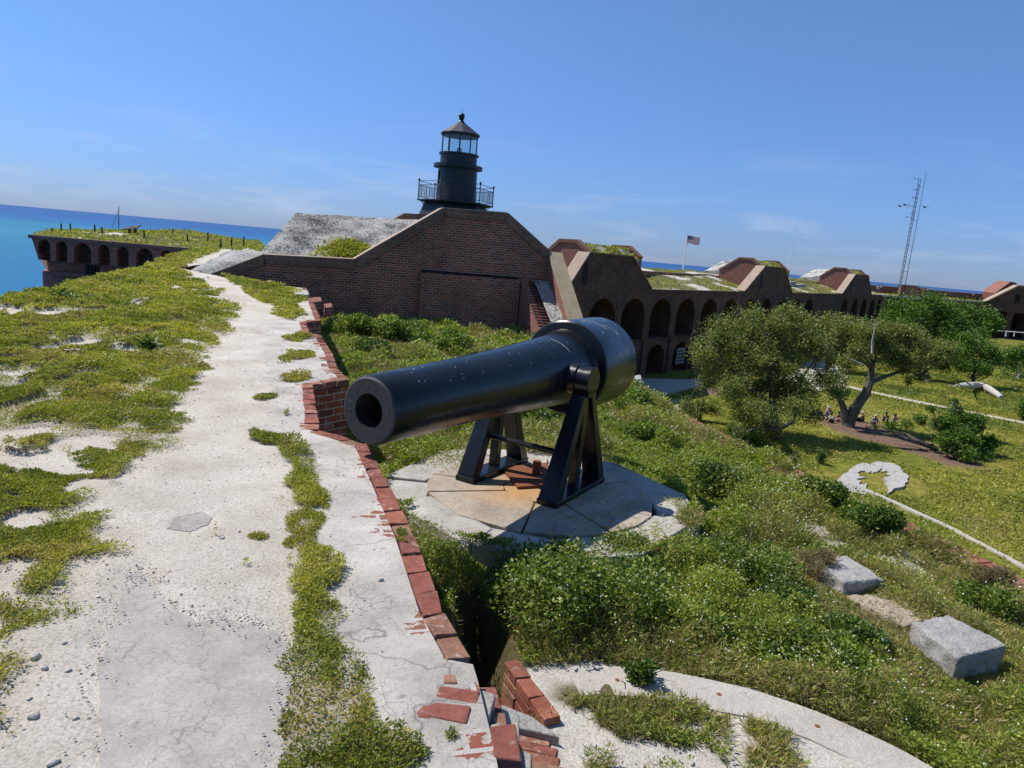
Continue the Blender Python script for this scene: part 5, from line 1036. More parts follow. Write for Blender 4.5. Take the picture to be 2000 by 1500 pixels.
def tree(name,label,basepx,crown,Y=None,nleaf=9000,size=.22,mat=None,mini=(.5,.9),forks=None,trunk_r=.3,nsmall=5,limbs=True,cat='tree',deadpx=None,group=TREEG,zb_=None,vis=None,fill=.5):
    B=onz(*basepx,ZP if zb_ is None else zb_) ; Yc=B[1] if Y is None else Y
    t=thing(name,label,cat,B,group)
    small=[]; cents=[]
    for (px,py,rp,dy) in crown:
        c_=onY(px,py,Yc+dy); r_=rp/F*(Yc+dy); cents.append((c_,r_))
        for k in range(max(3,int(nsmall*(r_/1.2)**1.6))):
            d=np.array([random.gauss(0,1) for _ in range(3)]); d/=np.linalg.norm(d); rs_=random.uniform(*mini)*min(1,r_/1.3)
            small.append((c_+d*max(0,(r_-rs_*.8))*random.uniform(.1,1.05)*np.array([1,1,.85]),rs_))
    b=MB(); top=None
    if forks is None: forks=[]
    tops=[B+np.array([0,0,.1])]
    if vis:
        for path,ra,rb_ in vis:
            P=[onY(px,py,Yc+dy) for px,py,dy in path]; P[0]=P[0] if path[0][1]<basepx[1]-6 else B-UP*.2
            n_=len(P); b.tube(P,[ra+(rb_-ra)*k/(n_-1) for k in range(n_)],8); tops+=P[1:]
    else:
        mc=np.mean([c[0] for c in cents],0); mid=B*.45+mc*.55; mid[2]=B[2]+(mc[2]-B[2])*.5; limb(b,B-UP*.3,mid,trunk_r,trunk_r*.7,.25); tops.append(mid)
    b.build('trunk',BARK,t,smooth=True)
    if limbs:
        b=MB()
        for c_,r_ in cents:
            src=min(tops,key=lambda q:np.linalg.norm(q-c_)); limb(b,src,c_,trunk_r*.22,.03,.3)
            for k in range(3):
                d=np.array([random.gauss(0,1) for _ in range(3)]); d/=np.linalg.norm(d); limb(b,c_,c_+d*r_*.8,.05,.015,.15,4)
        b.build('limbs',BARK,t,smooth=True)
    na=int(nleaf*(1-fill)); P=blobs_leaves(small,na); nb2=nleaf-na; cr_=np.array([c[1] for c in cents]); cc_=np.array([c[0] for c in cents]); ix=rng.choice(len(cents),nb2,p=cr_**2/(cr_**2).sum()); dd=rng.normal(size=(nb2,3)); dd/=np.linalg.norm(dd,axis=1)[:,None]; P2=cc_[ix]+dd*(cr_[ix]*rng.uniform(.35,1.12,nb2)**.6)[:,None]
    P2=P2[fbm(P2[:,0]*1.1+P2[:,2]*.7,P2[:,1]*1.1-P2[:,2]*.9,5,3)>.49]; P=np.concatenate([P,P2]); P=P+rng.normal(0,.12,P.shape)*size/.2; P=P[P[:,2]>ZP+.1 if zb_ is None else P[:,2]>-99]
    leafobj('crown',P,rng.uniform(.7,1.25,len(P))*size,mat,.55,.3,t)
    if deadpx:
        b=MB()
        for path,ra in deadpx:
            Pp=[onY(px,py,Yc-2.5) for px,py in path]; n_=len(Pp); b.tube(Pp,[ra*(1-.75*k/(n_-1)) for k in range(n_)],6)
        b.build('dead_branch',DEAD,t,smooth=True)
    return t
tree('olive_tree','largest grey-green tree with drooping crown nearest the cannon, hanging over the brick edge',(1520,852),
  [(1400,665,48,1),(1375,700,38,0),(1440,640,45,2),(1505,650,45,1),(1555,660,50,1),(1530,610,28,2),(1470,615,24,3),(1460,700,55,0),(1520,715,55,0),(1590,690,45,1),(1380,745,26,0),(1430,760,38,-2),(1570,760,42,-1),(1610,745,35,0),(1550,800,38,-3),(1480,800,34,-4),(1590,810,24,-1),(1500,835,30,-4),(1440,845,18,-5),(1340,790,14,0),(1480,760,50,1),(1530,765,50,1),(1420,720,50,2),(1630,770,26,0),(1450,815,30,-2),(1540,630,40,3)],
  nleaf=80000,size=.17,mat=OLIVE,mini=(.35,.75),vis=[([(1520,852,0),(1510,800,0),(1505,740,0),(1495,690,0),(1500,640,1)],.32,.08),([(1505,790,0),(1450,745,0),(1410,700,0)],.18,.06),([(1512,800,0),(1560,745,0),(1590,705,0)],.18,.06),([(1470,868,-6),(1520,838,-4),(1552,822,-4)],.28,.12)],nsmall=9)
tree('leaning_tree','grey forked tree with a leaning bare trunk over the seated people',(1655,832),
  [(1650,650,28,2),(1700,655,34,0),(1745,650,30,1),(1780,665,32,1),(1725,690,35,0),(1680,690,26,-1),(1770,705,30,0),(1815,700,28,0),(1845,690,24,1),(1655,715,22,0),(1640,745,18,-1),(1800,735,14,0),(1775,745,8,0),(1650,770,12,0)],
  nleaf=42000,size=.18,mat=OLIVE,mini=(.35,.7),vis=[([(1655,832,0),(1668,800,0),(1690,770,0),(1700,745,0),(1703,715,0),(1710,680,0)],.55,.16),([(1655,828,0),(1648,800,0),(1640,775,0),(1625,755,0)],.4,.12),([(1698,748,0),(1730,735,0),(1770,722,0),(1800,735,0)],.2,.07),([(1702,720,0),(1685,705,0),(1665,705,0)],.16,.06),([(1703,722,0),(1693,700,-1),(1680,685,-1)],.12,.05)],nsmall=8,
  deadpx=[([(1703,690),(1704,665),(1709,640),(1710,627)],.1),([(1709,640),(1716,630)],.05),([(1685,712),(1665,703),(1655,700)],.07)])
tree('olive_tree','grey-green tree just behind the gap between the two nearest trees, by the pale path',(1612,722),[(1600,640,34,1),(1628,645,34,0),(1655,665,26,-1),(1585,665,34,0),(1615,680,34,0),(1640,690,28,0),(1590,700,20,0),(1640,640,28,1),(1665,640,22,2),(1625,705,20,-1)],nleaf=22000,size=.28,mat=OLIVE,mini=(.5,.9),trunk_r=.3,nsmall=2)
tree('dark_tree','narrow darker green tree against the plain wall section left of the broad canopy',(1700,712),[(1690,640,24,0),(1712,655,24,0),(1680,660,20,0)],Y=118,nleaf=4000,size=.36,mat=GREENT,mini=(.6,1.1),trunk_r=.35,nsmall=2)
tree('broad_tree','wide dense bright green tree standing farthest back against the right-hand wall',(1850,702),
  [(1755,605,32,4),(1800,605,42,0),(1850,620,42,0),(1895,620,38,2),(1930,630,28,2),(1780,640,35,-2),(1840,655,35,-3),(1900,655,30,-2),(1740,625,24,3),(1820,590,18,0)],Y=128,nleaf=34000,size=.4,mat=GREENT,mini=(.8,1.5),trunk_r=.6,nsmall=3)
tree('green_tree','bright green rounded tree above the bleached fallen log',(1895,752),[(1860,690,34,0),(1900,680,36,0),(1935,690,32,0),(1880,715,26,-2),(1915,720,24,-2),(1965,700,22,3),(1990,695,25,3),(1840,710,22,0)],nleaf=26000,size=.28,mat=GREENT,mini=(.5,1.0),trunk_r=.4,nsmall=3)
tree('olive_tree','thin grey-green tree between the leaning tree and the bright rounded tree',(1812,748),[(1790,700,24,3),(1820,695,26,3),(1800,670,22,4),(1760,690,20,4),(1840,680,20,5)],nleaf=11000,size=.27,mat=OLIVE,mini=(.45,.85),nsmall=3)
tree('green_tree','low dark green tree cut off by the right edge at the wall foot',(1985,742),[(1985,720,26,4),(2010,700,32,5),(2030,740,30,2),(1960,735,14,4)],nleaf=5000,size=.28,mat=GREENT,mini=(.5,1.0),nsmall=3)
tree('edge_shrub','small dark shrub touching the right edge beside the lawn path',(1998,820),[(2000,800,14,0),(2008,790,12,0),(1996,812,9,0)],nleaf=1800,size=.22,mat=GREENT,mini=(.35,.6),nsmall=5,cat='shrub',group='shrubs on the lawn')
# fallen tree
tree('fallen_tree','toppled tree with its pale trunk lying on brown mulch and a dense green crown',(1860,882),
  [(1840,830,34,0),(1870,810,28,1),(1900,830,34,0),(1880,860,34,-1),(1920,865,30,0),(1850,865,26,-2),(1890,890,24,-3),(1925,895,18,-2),(1800,825,18,0),(1770,828,14,0),(1820,800,12,0),(1865,785,12,1),(1740,832,14,0),(1710,835,9,0)],
  nleaf=30000,size=.17,mat=GREENT,mini=(.28,.6),vis=[([(1860,884,0),(1800,866,0),(1750,852,0),(1690,842,0)],.22,.1),([(1800,866,0),(1770,848,1),(1730,840,1)],.14,.05),([(1862,880,0),(1900,850,0),(1920,840,0)],.16,.05),([(1815,872,0),(1840,855,0),(1835,830,0)],.13,.05),([(1855,882,0),(1880,855,-1),(1905,870,-1)],.12,.04),([(1845,880,0),(1865,845,0),(1862,800,0)],.1,.03),([(1858,884,-1),(1850,893,-1.5)],.16,.1)],nsmall=12,fill=.15,cat='fallen tree',group='trees on the parade ground')
lg_=thing('fallen_log','bleached grey log lying on the grass below the bright green tree','log',onz(1930,770,ZP))
b=MB(); P=[onz(x,y,ZP+h) for x,y,h in [(1875,752,.7),(1895,752,.9),(1912,752,.6),(1930,758,.5),(1945,768,.4),(1956,776,.25)]]; b.tube(P,[.25,.4,.45,.4,.35,.25],9); b.build('trunk',DEAD,lg_,smooth=True); b=MB()
for a_,c_,r_ in [((1895,752,.9),(1885,742,2.2),.15),((1912,752,.7),(1925,745,1.8),.15),((1945,768,.4),(1960,768,.3),.14),((1885,753,.5),(1850,754,.2),.16)]: limb(b,onz(a_[0],a_[1],ZP+a_[2]),onz(c_[0],c_[1],ZP+c_[2]),r_,.05,.15)
b.build('branches',DEAD,lg_,smooth=True)
tree('lawn_shrub','olive-green shrub beside the brick edge just left of the largest tree',(1370,822),[(1345,800,18,0),(1370,795,20,0),(1395,800,16,0),(1360,812,14,-1)],nleaf=4500,size=.15,mat=OLIVE,mini=(.3,.5),nsmall=8,cat='shrub',group='shrubs on the lawn',limbs=True,trunk_r=.08)
tree('lawn_shrub','dark green shrub against the brick edge under the largest tree',(1455,868),[(1440,848,16,0),(1460,852,16,0),(1475,862,12,0),(1425,838,8,0)],nleaf=3800,size=.14,mat=GREENT,mini=(.25,.45),nsmall=9,cat='shrub',group='shrubs on the lawn',trunk_r=.08)
tree('sapling','small dark sapling standing alone beside the white stone circle on the lawn',(1604,905),[(1603,885,7,0),(1608,893,6,0),(1600,896,6,0),(1604,903,6,0)],nleaf=900,size=.12,mat=GREENT,mini=(.15,.25),nsmall=14,cat='sapling',trunk_r=.04)
tree('sapling','spindly little sapling between the brick edge and the lone dark sapling',(1555,920),[(1548,893,5,0),(1560,890,5,0),(1553,900,5,0)],nleaf=160,size=.12,mat=OLIVE,mini=(.15,.3),nsmall=10,cat='sapling',trunk_r=.03)
# white stone circle and kerb
sc_=thing('stone_circle','flat weathered white stone gun circle set in the lawn','stone circle',onz(1700,932,ZP)); b=MB()
cc2=onz(1706,934,ZP)[:2]; rx=(onz(1770,950,ZP)[:2]-cc2)*.87; ry=(onz(1742,905,ZP)[:2]-cc2)*.87
KR=90; RRr=[]
for k in range(KR+1):
    a=math.radians(-35)+math.radians(325)*k/KR; n1=fbm(np.array([k*.22]),np.array([1.]),7,4)[0]; n2=fbm(np.array([k*.3]),np.array([9.]),8,4)[0]; ed_=min(1,k/4,(KR-k)/4)
    w1=1.03+.28*(n1-.5); w0=min(w1-.06,.45+.7*(n2-.45)+(1-ed_)*.4); f=lambda w: cc2+rx*math.cos(a)*w+ry*math.sin(a)*w
    i_,o_=f(w0),f(w1); RRr.append([(*i_,ZP-.1),(*i_,ZP+.06),(*o_,ZP+.06),(*o_,ZP-.1)])
b.rings(RRr)
b.build('ring_stones',GRAN,sc_)
kb=MB(); P=[onz(*p,ZP) for p in [(1690,958),(1740,980),(1790,1003),(1850,1030),(1910,1062),(1960,1088),(2020,1122),(2100,1165)]]
for a_,c_ in zip(P[:-1],P[1:]):
    d=c_-a_; d[2]=0; ln=np.linalg.norm(d); d/=ln; nn=np.array([-d[1],d[0],0]); m_=(a_+c_)/2; kb.box((m_[0],m_[1],ZP+.0),d*(ln+.0),nn*.32,UP*.2)
tag(kb.build('kerb',SANDC),'long white stone kerb along the lawn beneath the brick edge','kerb')
b=MB()
for k in range(40):
    q=onz(random.uniform(1640,1900),random.uniform(830,900),ZP); b.box((q[0],q[1],ZP+.03),(random.uniform(.1,.3),random.uniform(-.1,.1),0),(0,random.uniform(.08,.2),0),(0,0,.12),0,.04)
# people
SKIN=plain('skin',(.35,.2,.14),.6)
_cl={}
def cloth(c): 
    if c not in _cl: _cl[c]=plain('cloth_%d'%len(_cl),c,.85)
    return _cl[c]
def skinobj(name,pts,edges,rad,mat,parent,lv=1):
    me=bpy.data.meshes.new(name); me.from_pydata([tuple(p) for p in pts],edges,[]); me.materials.append(mat); o=bpy.data.objects.new(name,me); COL.objects.link(o)
    md_=o.modifiers.new('skin','SKIN'); md_.use_smooth_shade=True
    for i,v in enumerate(me.skin_vertices[0].data) if me.skin_vertices else []: pass
    if not me.skin_vertices: me.attributes
    for i,v in enumerate(me.skin_vertices[0].data): v.radius=(rad[i],rad[i]); v.use_root=(i==0)
    s=o.modifiers.new('sub','SUBSURF'); s.levels=lv; s.render_levels=lv; 
    if parent: o.parent=parent; o.matrix_parent_inverse=Matrix.Identity(4)
    return o
def person(label,loc,rz,pose,shirt,legs,hat=None,group=None,hair=(.03,.02,.015)):
    t=thing('person',label,'person',loc,group); t.rotation_euler=(0,0,rz)
    if pose=='stand':
        hip=.92; J=[(0,0,hip),(0,0,1.18),(0,0,1.42),(0,0,1.52),(0,.01,1.63),(0,.01,1.72),(-.18,0,1.4),(-.24,.02,1.14),(-.22,.1,.92),(.18,0,1.4),(.24,.02,1.14),(.22,.1,.92),(-.1,0,.86),(-.11,.03,.47),(-.11,0,.07),(-.11,.14,.03),(.1,0,.86),(.12,.0,.47),(.12,-.06,.07),(.12,.08,.03)]
    else:
        J=[(0,0,.12),(0,.04,.36),(0,.06,.58),(0,.1,.68),(0,.13,.78),(0,.13,.87),(-.17,.06,.56),(-.23,.18,.36),(-.1,.36,.38),(.17,.06,.56),(.23,.18,.36),(.1,.36,.38),(-.1,.04,.12),(-.16,.42,.42),(-.14,.6,.07),(-.14,.72,.05),(.1,.04,.12),(.17,.42,.4),(.14,.62,.07),(.14,.74,.05)]
    Rr=[.15,.14,.15,.06,.1,.085,.07,.045,.035,.07,.045,.035,.1,.065,.045,.035,.1,.065,.045,.035]
    E_=[(0,1),(1,2),(2,3),(3,4),(4,5),(2,6),(6,7),(7,8),(2,9),(9,10),(10,11),(0,12),(12,13),(13,14),(14,15),(0,16),(16,17),(17,18),(18,19)]
    skinobj('body',J,E_,Rr,SKIN,t)
    J=np.array(J); skinobj('shirt',J[[0,1,2,6,7,9,10]],[(0,1),(1,2),(2,3),(3,4),(2,5),(5,6)],[.165,.16,.165,.085,.06,.085,.06],cloth(shirt),t)
    skinobj('trousers',J[[0,12,13,16,17]],[(0,1),(1,2),(0,3),(3,4)],[.165,.115,.085,.115,.085],cloth(legs),t)
    h=J[5]; b=MB(); R=[]
    prof=[(-.09,.108),(0,.112),(.06,.095),(.1,.05),(.115,.0)]
    if hat: prof=[(-.03,.19),(-.02,.19),(-.01,.118),(.08,.105),(.12,.05),(.125,0)]
    b.lathe((h[0],h[1]-.01,h[2]),UP,prof,12); o=b.build('hat' if hat else 'hair',cloth(hat or hair),None,smooth=True); o.parent=t; o.matrix_parent_inverse=Matrix.Identity(4)
    return t
def stand(px,py,z=None,Y=None):
    return onY(px,py,Y) if Y else onz(px,py,z)
PG='people resting in the shade of the trees'
p=onY(1713,572.5,150); person('person standing on the far wall in a light blue shirt, left of the pair',p,2.6,'stand',(.25,.5,.55),(.25,.18,.15),group='pair on the far wall')
p=onY(1719,572.5,150); person('person standing on the far wall in a white shirt, right of the pair',p,3.3,'stand',(.65,.68,.66),(.25,.1,.1),group='pair on the far wall',hat=(.04,.04,.05))
for (px,py,rz,ps,sh,lg2,hat,lb) in [
 (1676,822,2.,'sit',(.5,.65,.03),(.05,.05,.06),None,'person sitting in a neon yellow vest right of the leaning tree trunk'),
 (1685,824,1.,'sit',(.06,.06,.08),(.03,.03,.04),(.45,.4,.33),'person sitting in dark clothes and pale hat right of the yellow vest'),
 (1706,829,3.4,'sit',(.02,.05,.32),(.03,.03,.06),(.6,.58,.3),'person sitting in a blue shirt and pale cap beside the fallen tree'),
 (1729,824,2.4,'sit',(.03,.03,.03),(.03,.03,.03),None,'dark haired person sitting behind the fallen tree leaves, left'),
 (1745,828,2.8,'sit',(.3,.28,.26),(.08,.08,.08),None,'person in a grey shirt sitting behind the fallen tree leaves, right'),
 (1612,820,3.,'sit',(.35,.42,.5),(.05,.06,.09),(.4,.32,.3),'person in a pale blue shirt sitting at the left of the group by the trunk'),
 (1623,825,2.,'sit',(.3,.38,.33),(.04,.06,.05),None,'person in a grey-green shirt sitting in the middle of the group by the trunk'),
 (1634,823,3.6,'sit',(.28,.1,.08),(.3,.2,.18),None,'person in a reddish shirt sitting against the left side of the trunk'),
 (1617,812,2.6,'sit',(.05,.05,.07),(.04,.04,.05),(.5,.5,.48),'person in black with a white cap sitting behind the pale blue shirt'),
 (1507,796,2.2,'sit',(.05,.05,.09),(.05,.05,.07),(.45,.33,.36),'person with a pinkish hat seen through the gap in the largest tree'),
 (1509,808,2.9,'sit',(.5,.16,.08),(.3,.2,.15),(.7,.7,.68),'person in an orange shirt and white cap in the gap of the largest tree'),
 (1521,806,1.4,'sit',(.05,.12,.14),(.04,.05,.08),(.65,.68,.66),'person in dark teal with a white cap in the gap of the largest tree'),
 (1529,782,.4,'stand',(.03,.03,.04),(.03,.03,.04),None,'person in black standing behind the seated group in the tree gap')]:
    person(lb,onz(px,py,ZP),rz,ps,sh,lg2,hat,PG)

# ================================================================ SHRUBS on the terreplein
SG='shrubs growing on the terreplein'
def shrub(name,label,px,py,rp,hz,mat,nl,size,flowers=0,group=SG,lumps=9,asp=.55):
    c_=onz(px,py,-1.3); r_=rp/F*np.linalg.norm(c_-CP); z0=float(zter(np.array([c_[0]]),np.array([c_[1]]),True)[0]); t=thing(name,label,'shrub',(c_[0],c_[1],z0),group)
    bl=[]
    for k in range(lumps):
        a=random.uniform(0,6.28); q=random.uniform(0,.72)*r_; rs_=r_*random.uniform(.28,.5); bl.append((np.array([c_[0]+q*math.cos(a),c_[1]+q*math.sin(a)*.9,z0+hz*random.uniform(.2,.75)*(1-(q/r_)**2*.5)]),rs_))
    n=nl; P=blobs_leaves(bl,n,.3); P[:,2]=np.where(P[:,2]<z0+.02,z0+rng.uniform(.02,.2,n),P[:,2]); P[:,2]=z0+(P[:,2]-z0)*np.clip(hz/max(.1,(P[:,2]-z0).max()),0,1.2)
    leafobj('leaves',P,rng.uniform(.65,1.3,n)*size,mat,asp,.35,t)
    b=MB()
    for k in range(22):
        q=bl[k%len(bl)][0]; e=q+np.array([random.gauss(0,1),random.gauss(0,1),random.uniform(.2,1.2)])*r_*.35; s_=np.array([c_[0]+random.uniform(-.3,.3)*r_,c_[1]+random.uniform(-.3,.3)*r_,z0-.02]); 
        limb(b,s_,e,.006,.002,.03,4)
    b.build('stems',plain('green_stem',(.1,.12,.04),.8) if 'green_stem' not in bpy.data.materials else bpy.data.materials['green_stem'],t)
    if flowers:
        i=rng.choice(n,flowers); Pf=P[i]+np.stack([rng.normal(0,.01,flowers),rng.normal(0,.01,flowers),rng.uniform(.01,.04,flowers)],1); Pf=Pf[Pf[:,2]>np.median(P[:,2])]
        V=[];Fq=[]; s=.0065
        for p in Pf:
            o_=len(V); V+=[p+np.array(d)*s for d in ((1,0,0),(-1,0,0),(0,1,0),(0,-1,0),(0,0,1),(0,0,-1))]; Fq+=[(o_+a,o_+b_,o_+c) for a,b_,c in ((0,2,4),(2,1,4),(1,3,4),(3,0,4),(2,0,5),(1,2,5),(3,1,5),(0,3,5))]
        tag(npmesh('blossoms',V,Fq,BLOOM,None,t),kind='stuff')
    return t
shrub('flowering_shrub','biggest leafy shrub with tiny white flowers, between the pit and the gun platform',1100,1215,205,.64,SHRUBLEAF,20000,.04,520,lumps=20)
shrub('flowering_shrub','leafy shrub overlapping the front right rim of the gun platform',1240,1130,95,.36,SHRUBLEAF,5500,.036,120)
shrub('flowering_shrub','bushy green shrub between the gun platform and the farther granite block',1440,1130,120,.42,SHRUBLEAF,9000,.037,160,lumps=12)
shrub('leafy_shrub','dense dark shrub close beside the farther granite block, on its left',1520,1200,75,.3,DKLEAF,5000,.035,40)
shrub('flowering_shrub','bright low shrub along the curved stone kerb, below the middle of the weeds',1480,1280,120,.26,SHRUBLEAF,8500,.036,200,lumps=12)
shrub('flowering_shrub','low green shrub between the biggest shrub and the curved kerb',1320,1250,90,.3,SHRUBLEAF,6000,.036,120)
shrub('flowering_shrub','shrub spilling over the kerb left of the nearest granite block',1640,1330,115,.26,SHRUBLEAF,7500,.036,110,lumps=11)
shrub('leafy_shrub','shrub tucked against the left side of the nearest granite block',1655,1265,70,.24,DKLEAF,4500,.036,50)
shrub('leafy_shrub','dark glossy round shrub right of the gun platform near the brick edge',1595,985,55,.42,DKLEAF,3800,.05)
shrub('leafy_shrub','dark glossy shrub near the brick edge, above the farther granite block',1715,1045,50,.4,DKLEAF,3600,.045)
shrub('flowering_shrub','bright green shrub touching the right rim of the gun platform',1400,965,65,.42,DKLEAF,4800,.045,60)
shrub('leafy_shrub','small vivid green shrub left of the dark glossy one above the farther block',1660,1010,36,.28,SHRUBLEAF,2000,.042)
shrub('flowering_shrub','green shrub behind the cannon breech, nearest the short post',1245,800,55,.5,SHRUBLEAF,4500,.065,50)
shrub('flowering_shrub','green shrub on the terreplein above the gun platform, behind the right support',1275,860,60,.36,SHRUBLEAF,4500,.055,60)
shrub('leafy_shrub','green shrub seen under the barrel between the gun supports',1040,830,55,.35,DKLEAF,3500,.05)
shrub('flowering_shrub','bright shrub at the foot of the dark gable wall, left end',700,665,62,.75,SHRUBLEAF,6500,.08,70)
shrub('flowering_shrub','bright shrub at the foot of the dark gable wall, middle',790,672,68,.8,SHRUBLEAF,7000,.08,70)
shrub('flowering_shrub','bright shrub at the foot of the dark gable wall, just above the barrel',880,690,60,.75,SHRUBLEAF,6000,.075,60)
shrub('leafy_shrub','darker green shrub in front of the bright ones by the gable wall',735,705,50,.5,DKLEAF,4500,.06)
shrub('leafy_shrub','small leafy weed at the base of the parapet under the muzzle',762,880,20,.3,DKLEAF,900,.045)
shrub('leafy_shrub','green shrub low down at the right edge past the nearest block',1930,1190,55,.25,SHRUBLEAF,3000,.036)
shrub('leafy_shrub','small dark plant on the sandy kerb below the biggest shrub',1245,1365,36,.2,DKLEAF,1300,.03)
shrub('dry_bush','dry grey twiggy bush beside the farther granite block',1590,1130,50,.3,DRYG,2600,.05,asp=.12)
shrub('dry_bush','dry brown twiggy bush by the brick edge at the right',1935,1140,40,.28,DRYG,2400,.06,asp=.12)
shrub('leafy_shrub','weed sprouting from the platform joint in front of the gun supports',1022,992,20,.16,DKLEAF,420,.035)
# small plants on the parapet mat
for px,py,r_,lb in [(128,602,16,'small upright dark green plant on the far left slope'),(288,688,12,'small spiky green plant beside a bare patch on the slope')]:
    c_=onz(px,py,Z0); t=thing('small_plant',lb,'plant',c_,'upright plants on the parapet'); n=300; R_=r_/F*np.linalg.norm(c_-CP)
    P=c_+rng.normal(0,1,(n,3))*np.array([R_*.5,R_*.5,R_*.45])+np.array([0,0,R_*.8]); leafobj('leaves',P,rng.uniform(.07,.13,n),DKLEAF,.3,.6,t)

# ================================================================ GROUND COVER
def scat_par(y0,y1,lai,smin,k):
    out=[];sz=[]
    n_b=max(1,int(math.log(y1/y0)/.12)); ys_=np.exp(np.linspace(math.log(y0),math.log(y1),n_b+1))
    for a,c_ in zip(ys_[:-1],ys_[1:]):
        s=max(smin,k*math.hypot(a,2)); xl,xr=left(a)-.5,edge(min(a,22)); area=(xr-xl)*(c_-a); n=int(lai/(.25*s*s)*area)
        x=rng.uniform(xl,xr,n); y=rng.uniform(a,c_,n); kx=(x>left(y)+.02)&(x<edge(y)-.04)
        vis_=(np.abs(x)/np.maximum(y,.1)<.86)|(y>3.5)
        x,y=x[kx&vis_],y[kx&vis_]; kk=rng.uniform(0,1,len(x))<cover(x,y)**1.3; x,y=x[kk],y[kk]; out.append(np.stack([x,y],1)); sz.append(np.full(len(x),s))
    return np.concatenate(out),np.concatenate(sz)
XY,S=scat_par(1.6,48,2.5,.016,.0033)
cl=fbm(XY[:,0]*3.2,XY[:,1]*3.2,101,3); bigc=fbm(XY[:,0]*.8,XY[:,1]*.8,102,3); hh=(.012+.085*sstep(.35,.75,cl))*(.6+.35*np.clip(XY[:,1]/12,0,1.4))
z=zpar(XY[:,0],XY[:,1])+hh*rng.uniform(.1,1,len(XY))**.7
rn=np.clip(rng.uniform(0,.75,len(XY))+(cl-.5)*.7+(bigc-.45)*1.1,0,.9); dry=rng.uniform(0,1,len(XY))<.07+.6*sstep(.53,.68,fbm(XY[:,0]*1.3,XY[:,1]*1.3,103,3))
rn=np.where(dry,rng.uniform(.9,1,len(XY)),rn)
print('mat leaves',len(XY))
tag(leafobj('creeping_plants',np.stack([XY,z][0:1]+[z[:,None]],0) if False else np.concatenate([XY,z[:,None]],1),S*rng.uniform(.8,1.4,len(S)),MATLEAF,.42,.5,rnd=rn),kind='stuff')
# terreplein weeds
PR2=1.66
out=[];sz=[]
ys_=np.exp(np.linspace(math.log(2.2),math.log(26.5),22))
for a,c_ in zip(ys_[:-1],ys_[1:]):
    s=max(.026,.0042*math.hypot(a,2.8)); xl,xr=edge(min(a,22))+.05,ger(a)-.12; area=(xr-xl)*(c_-a); n=int(3.2/(.25*s*s)*area); x=rng.uniform(xl-.6,xr,n); y=rng.uniform(a,c_,n)
    k=(x>edge(y)+.04)&(x<ger(y)-.1-.36*sstep(.42,.5,fbm(y*.9,y*0+3,92,3)))&(np.hypot(x-PC[0],y-PC[1])>PR2+.04-.22*sstep(.55,.7,fbm(x*1.7,y*1.7,141,4)))&(sdpoly(x,y,PIT)<.0)&((np.abs(np.hypot(x-1.05,y-2.4)-1.93)>.19)|(y<1.2))&(x/np.maximum(y,.1)<1.5)
    x,y=x[k],y[k]; k=rng.uniform(0,1,len(x))>sandm(x,y)*1.02; x,y=x[k],y[k]; out.append(np.stack([x,y],1)); sz.append(np.full(len(x),s))
XY=np.concatenate(out); S=np.concatenate(sz); x,y=XY.T
cl=fbm(x*1.6,y*1.6,111,4); hh=.05+.34*sstep(.4,.75,cl)*sstep(.0,.4,ger(y)-x)*(1-.75*sstep(3.9,3.5,np.hypot((x-1.05)*.9,y-2.4)+1.6))
hh=hh*(1-.6*sstep(.9,.0,x-edge(y))*(y>8))
for pts in ([(1579,1091),(1652,1084),(1729,1130),(1650,1137)],[(1648,1163),(1736,1156),(1822,1206),(1770,1222)],[(1780,1212),(1854,1200),(1966,1260),(1872,1284)]):
    hh=np.where(sdpoly(x,y,[onz(*p,-1.15)[:2] for p in pts])>-.03,-.3,np.where(sdpoly(x-.05,y+.18,[onz(*p,-1.15)[:2] for p in pts])>-.12,hh*.35,hh))
onp=np.hypot(x-PC[0],y-PC[1])<PR2+.06; hh=np.where(onp,.06,hh); z=np.where(onp,-.975,zter(x,y,True))+hh*rng.uniform(0,1,len(x))**.6
tp=fbm(x*.9,y*.9,113,4); dry=rng.uniform(0,1,len(x))<.1+.75*sstep(.45,.58,tp)
rn=np.clip(rng.uniform(0,.85,len(x))+(cl-.5)*.5,0,.9)
print('weeds',len(x))
k=~dry; tag(leafobj('leafy_weeds',np.stack([x,y,z],1)[k],(S*rng.uniform(.7,1.4,len(S)))[k],COVERLEAF,.5,.4,rnd=rn[k]),kind='stuff')
k=dry; tag(leafobj('dry_grass',np.stack([x,y,z-.3*hh],1)[k],(S*rng.uniform(1.5,3.2,len(S)))[k],DRYG if False else leafmat('mixed_grass',[(0,(.13,.16,.03)),(.35,(.24,.24,.05)),(.6,(.34,.28,.1)),(.85,(.42,.33,.16)),(1,(.5,.42,.26))],.25),.09,.7),kind='stuff')
# grass tufts in the joints and on the rim of the platform
Pj=[]
for px,py,w,n in [(890,890,40,500),(1290,1055,30,300),(1320,985,12,120),(960,1080,20,60),(1180,1000,60,260),(1235,1060,25,100),(870,895,25,200)]:
    q=onz(px,py,ZPED); r_=w/F*np.linalg.norm(q-CP); Pj.append(q+rng.normal(0,1,(n,3))*np.array([r_,r_*1.4,0])+np.array([0,0,.01]))
Pj=np.concatenate(Pj); tag(leafobj('platform_grass',Pj,rng.uniform(.03,.08,len(Pj)),MATLEAF,.14,.5),kind='stuff')
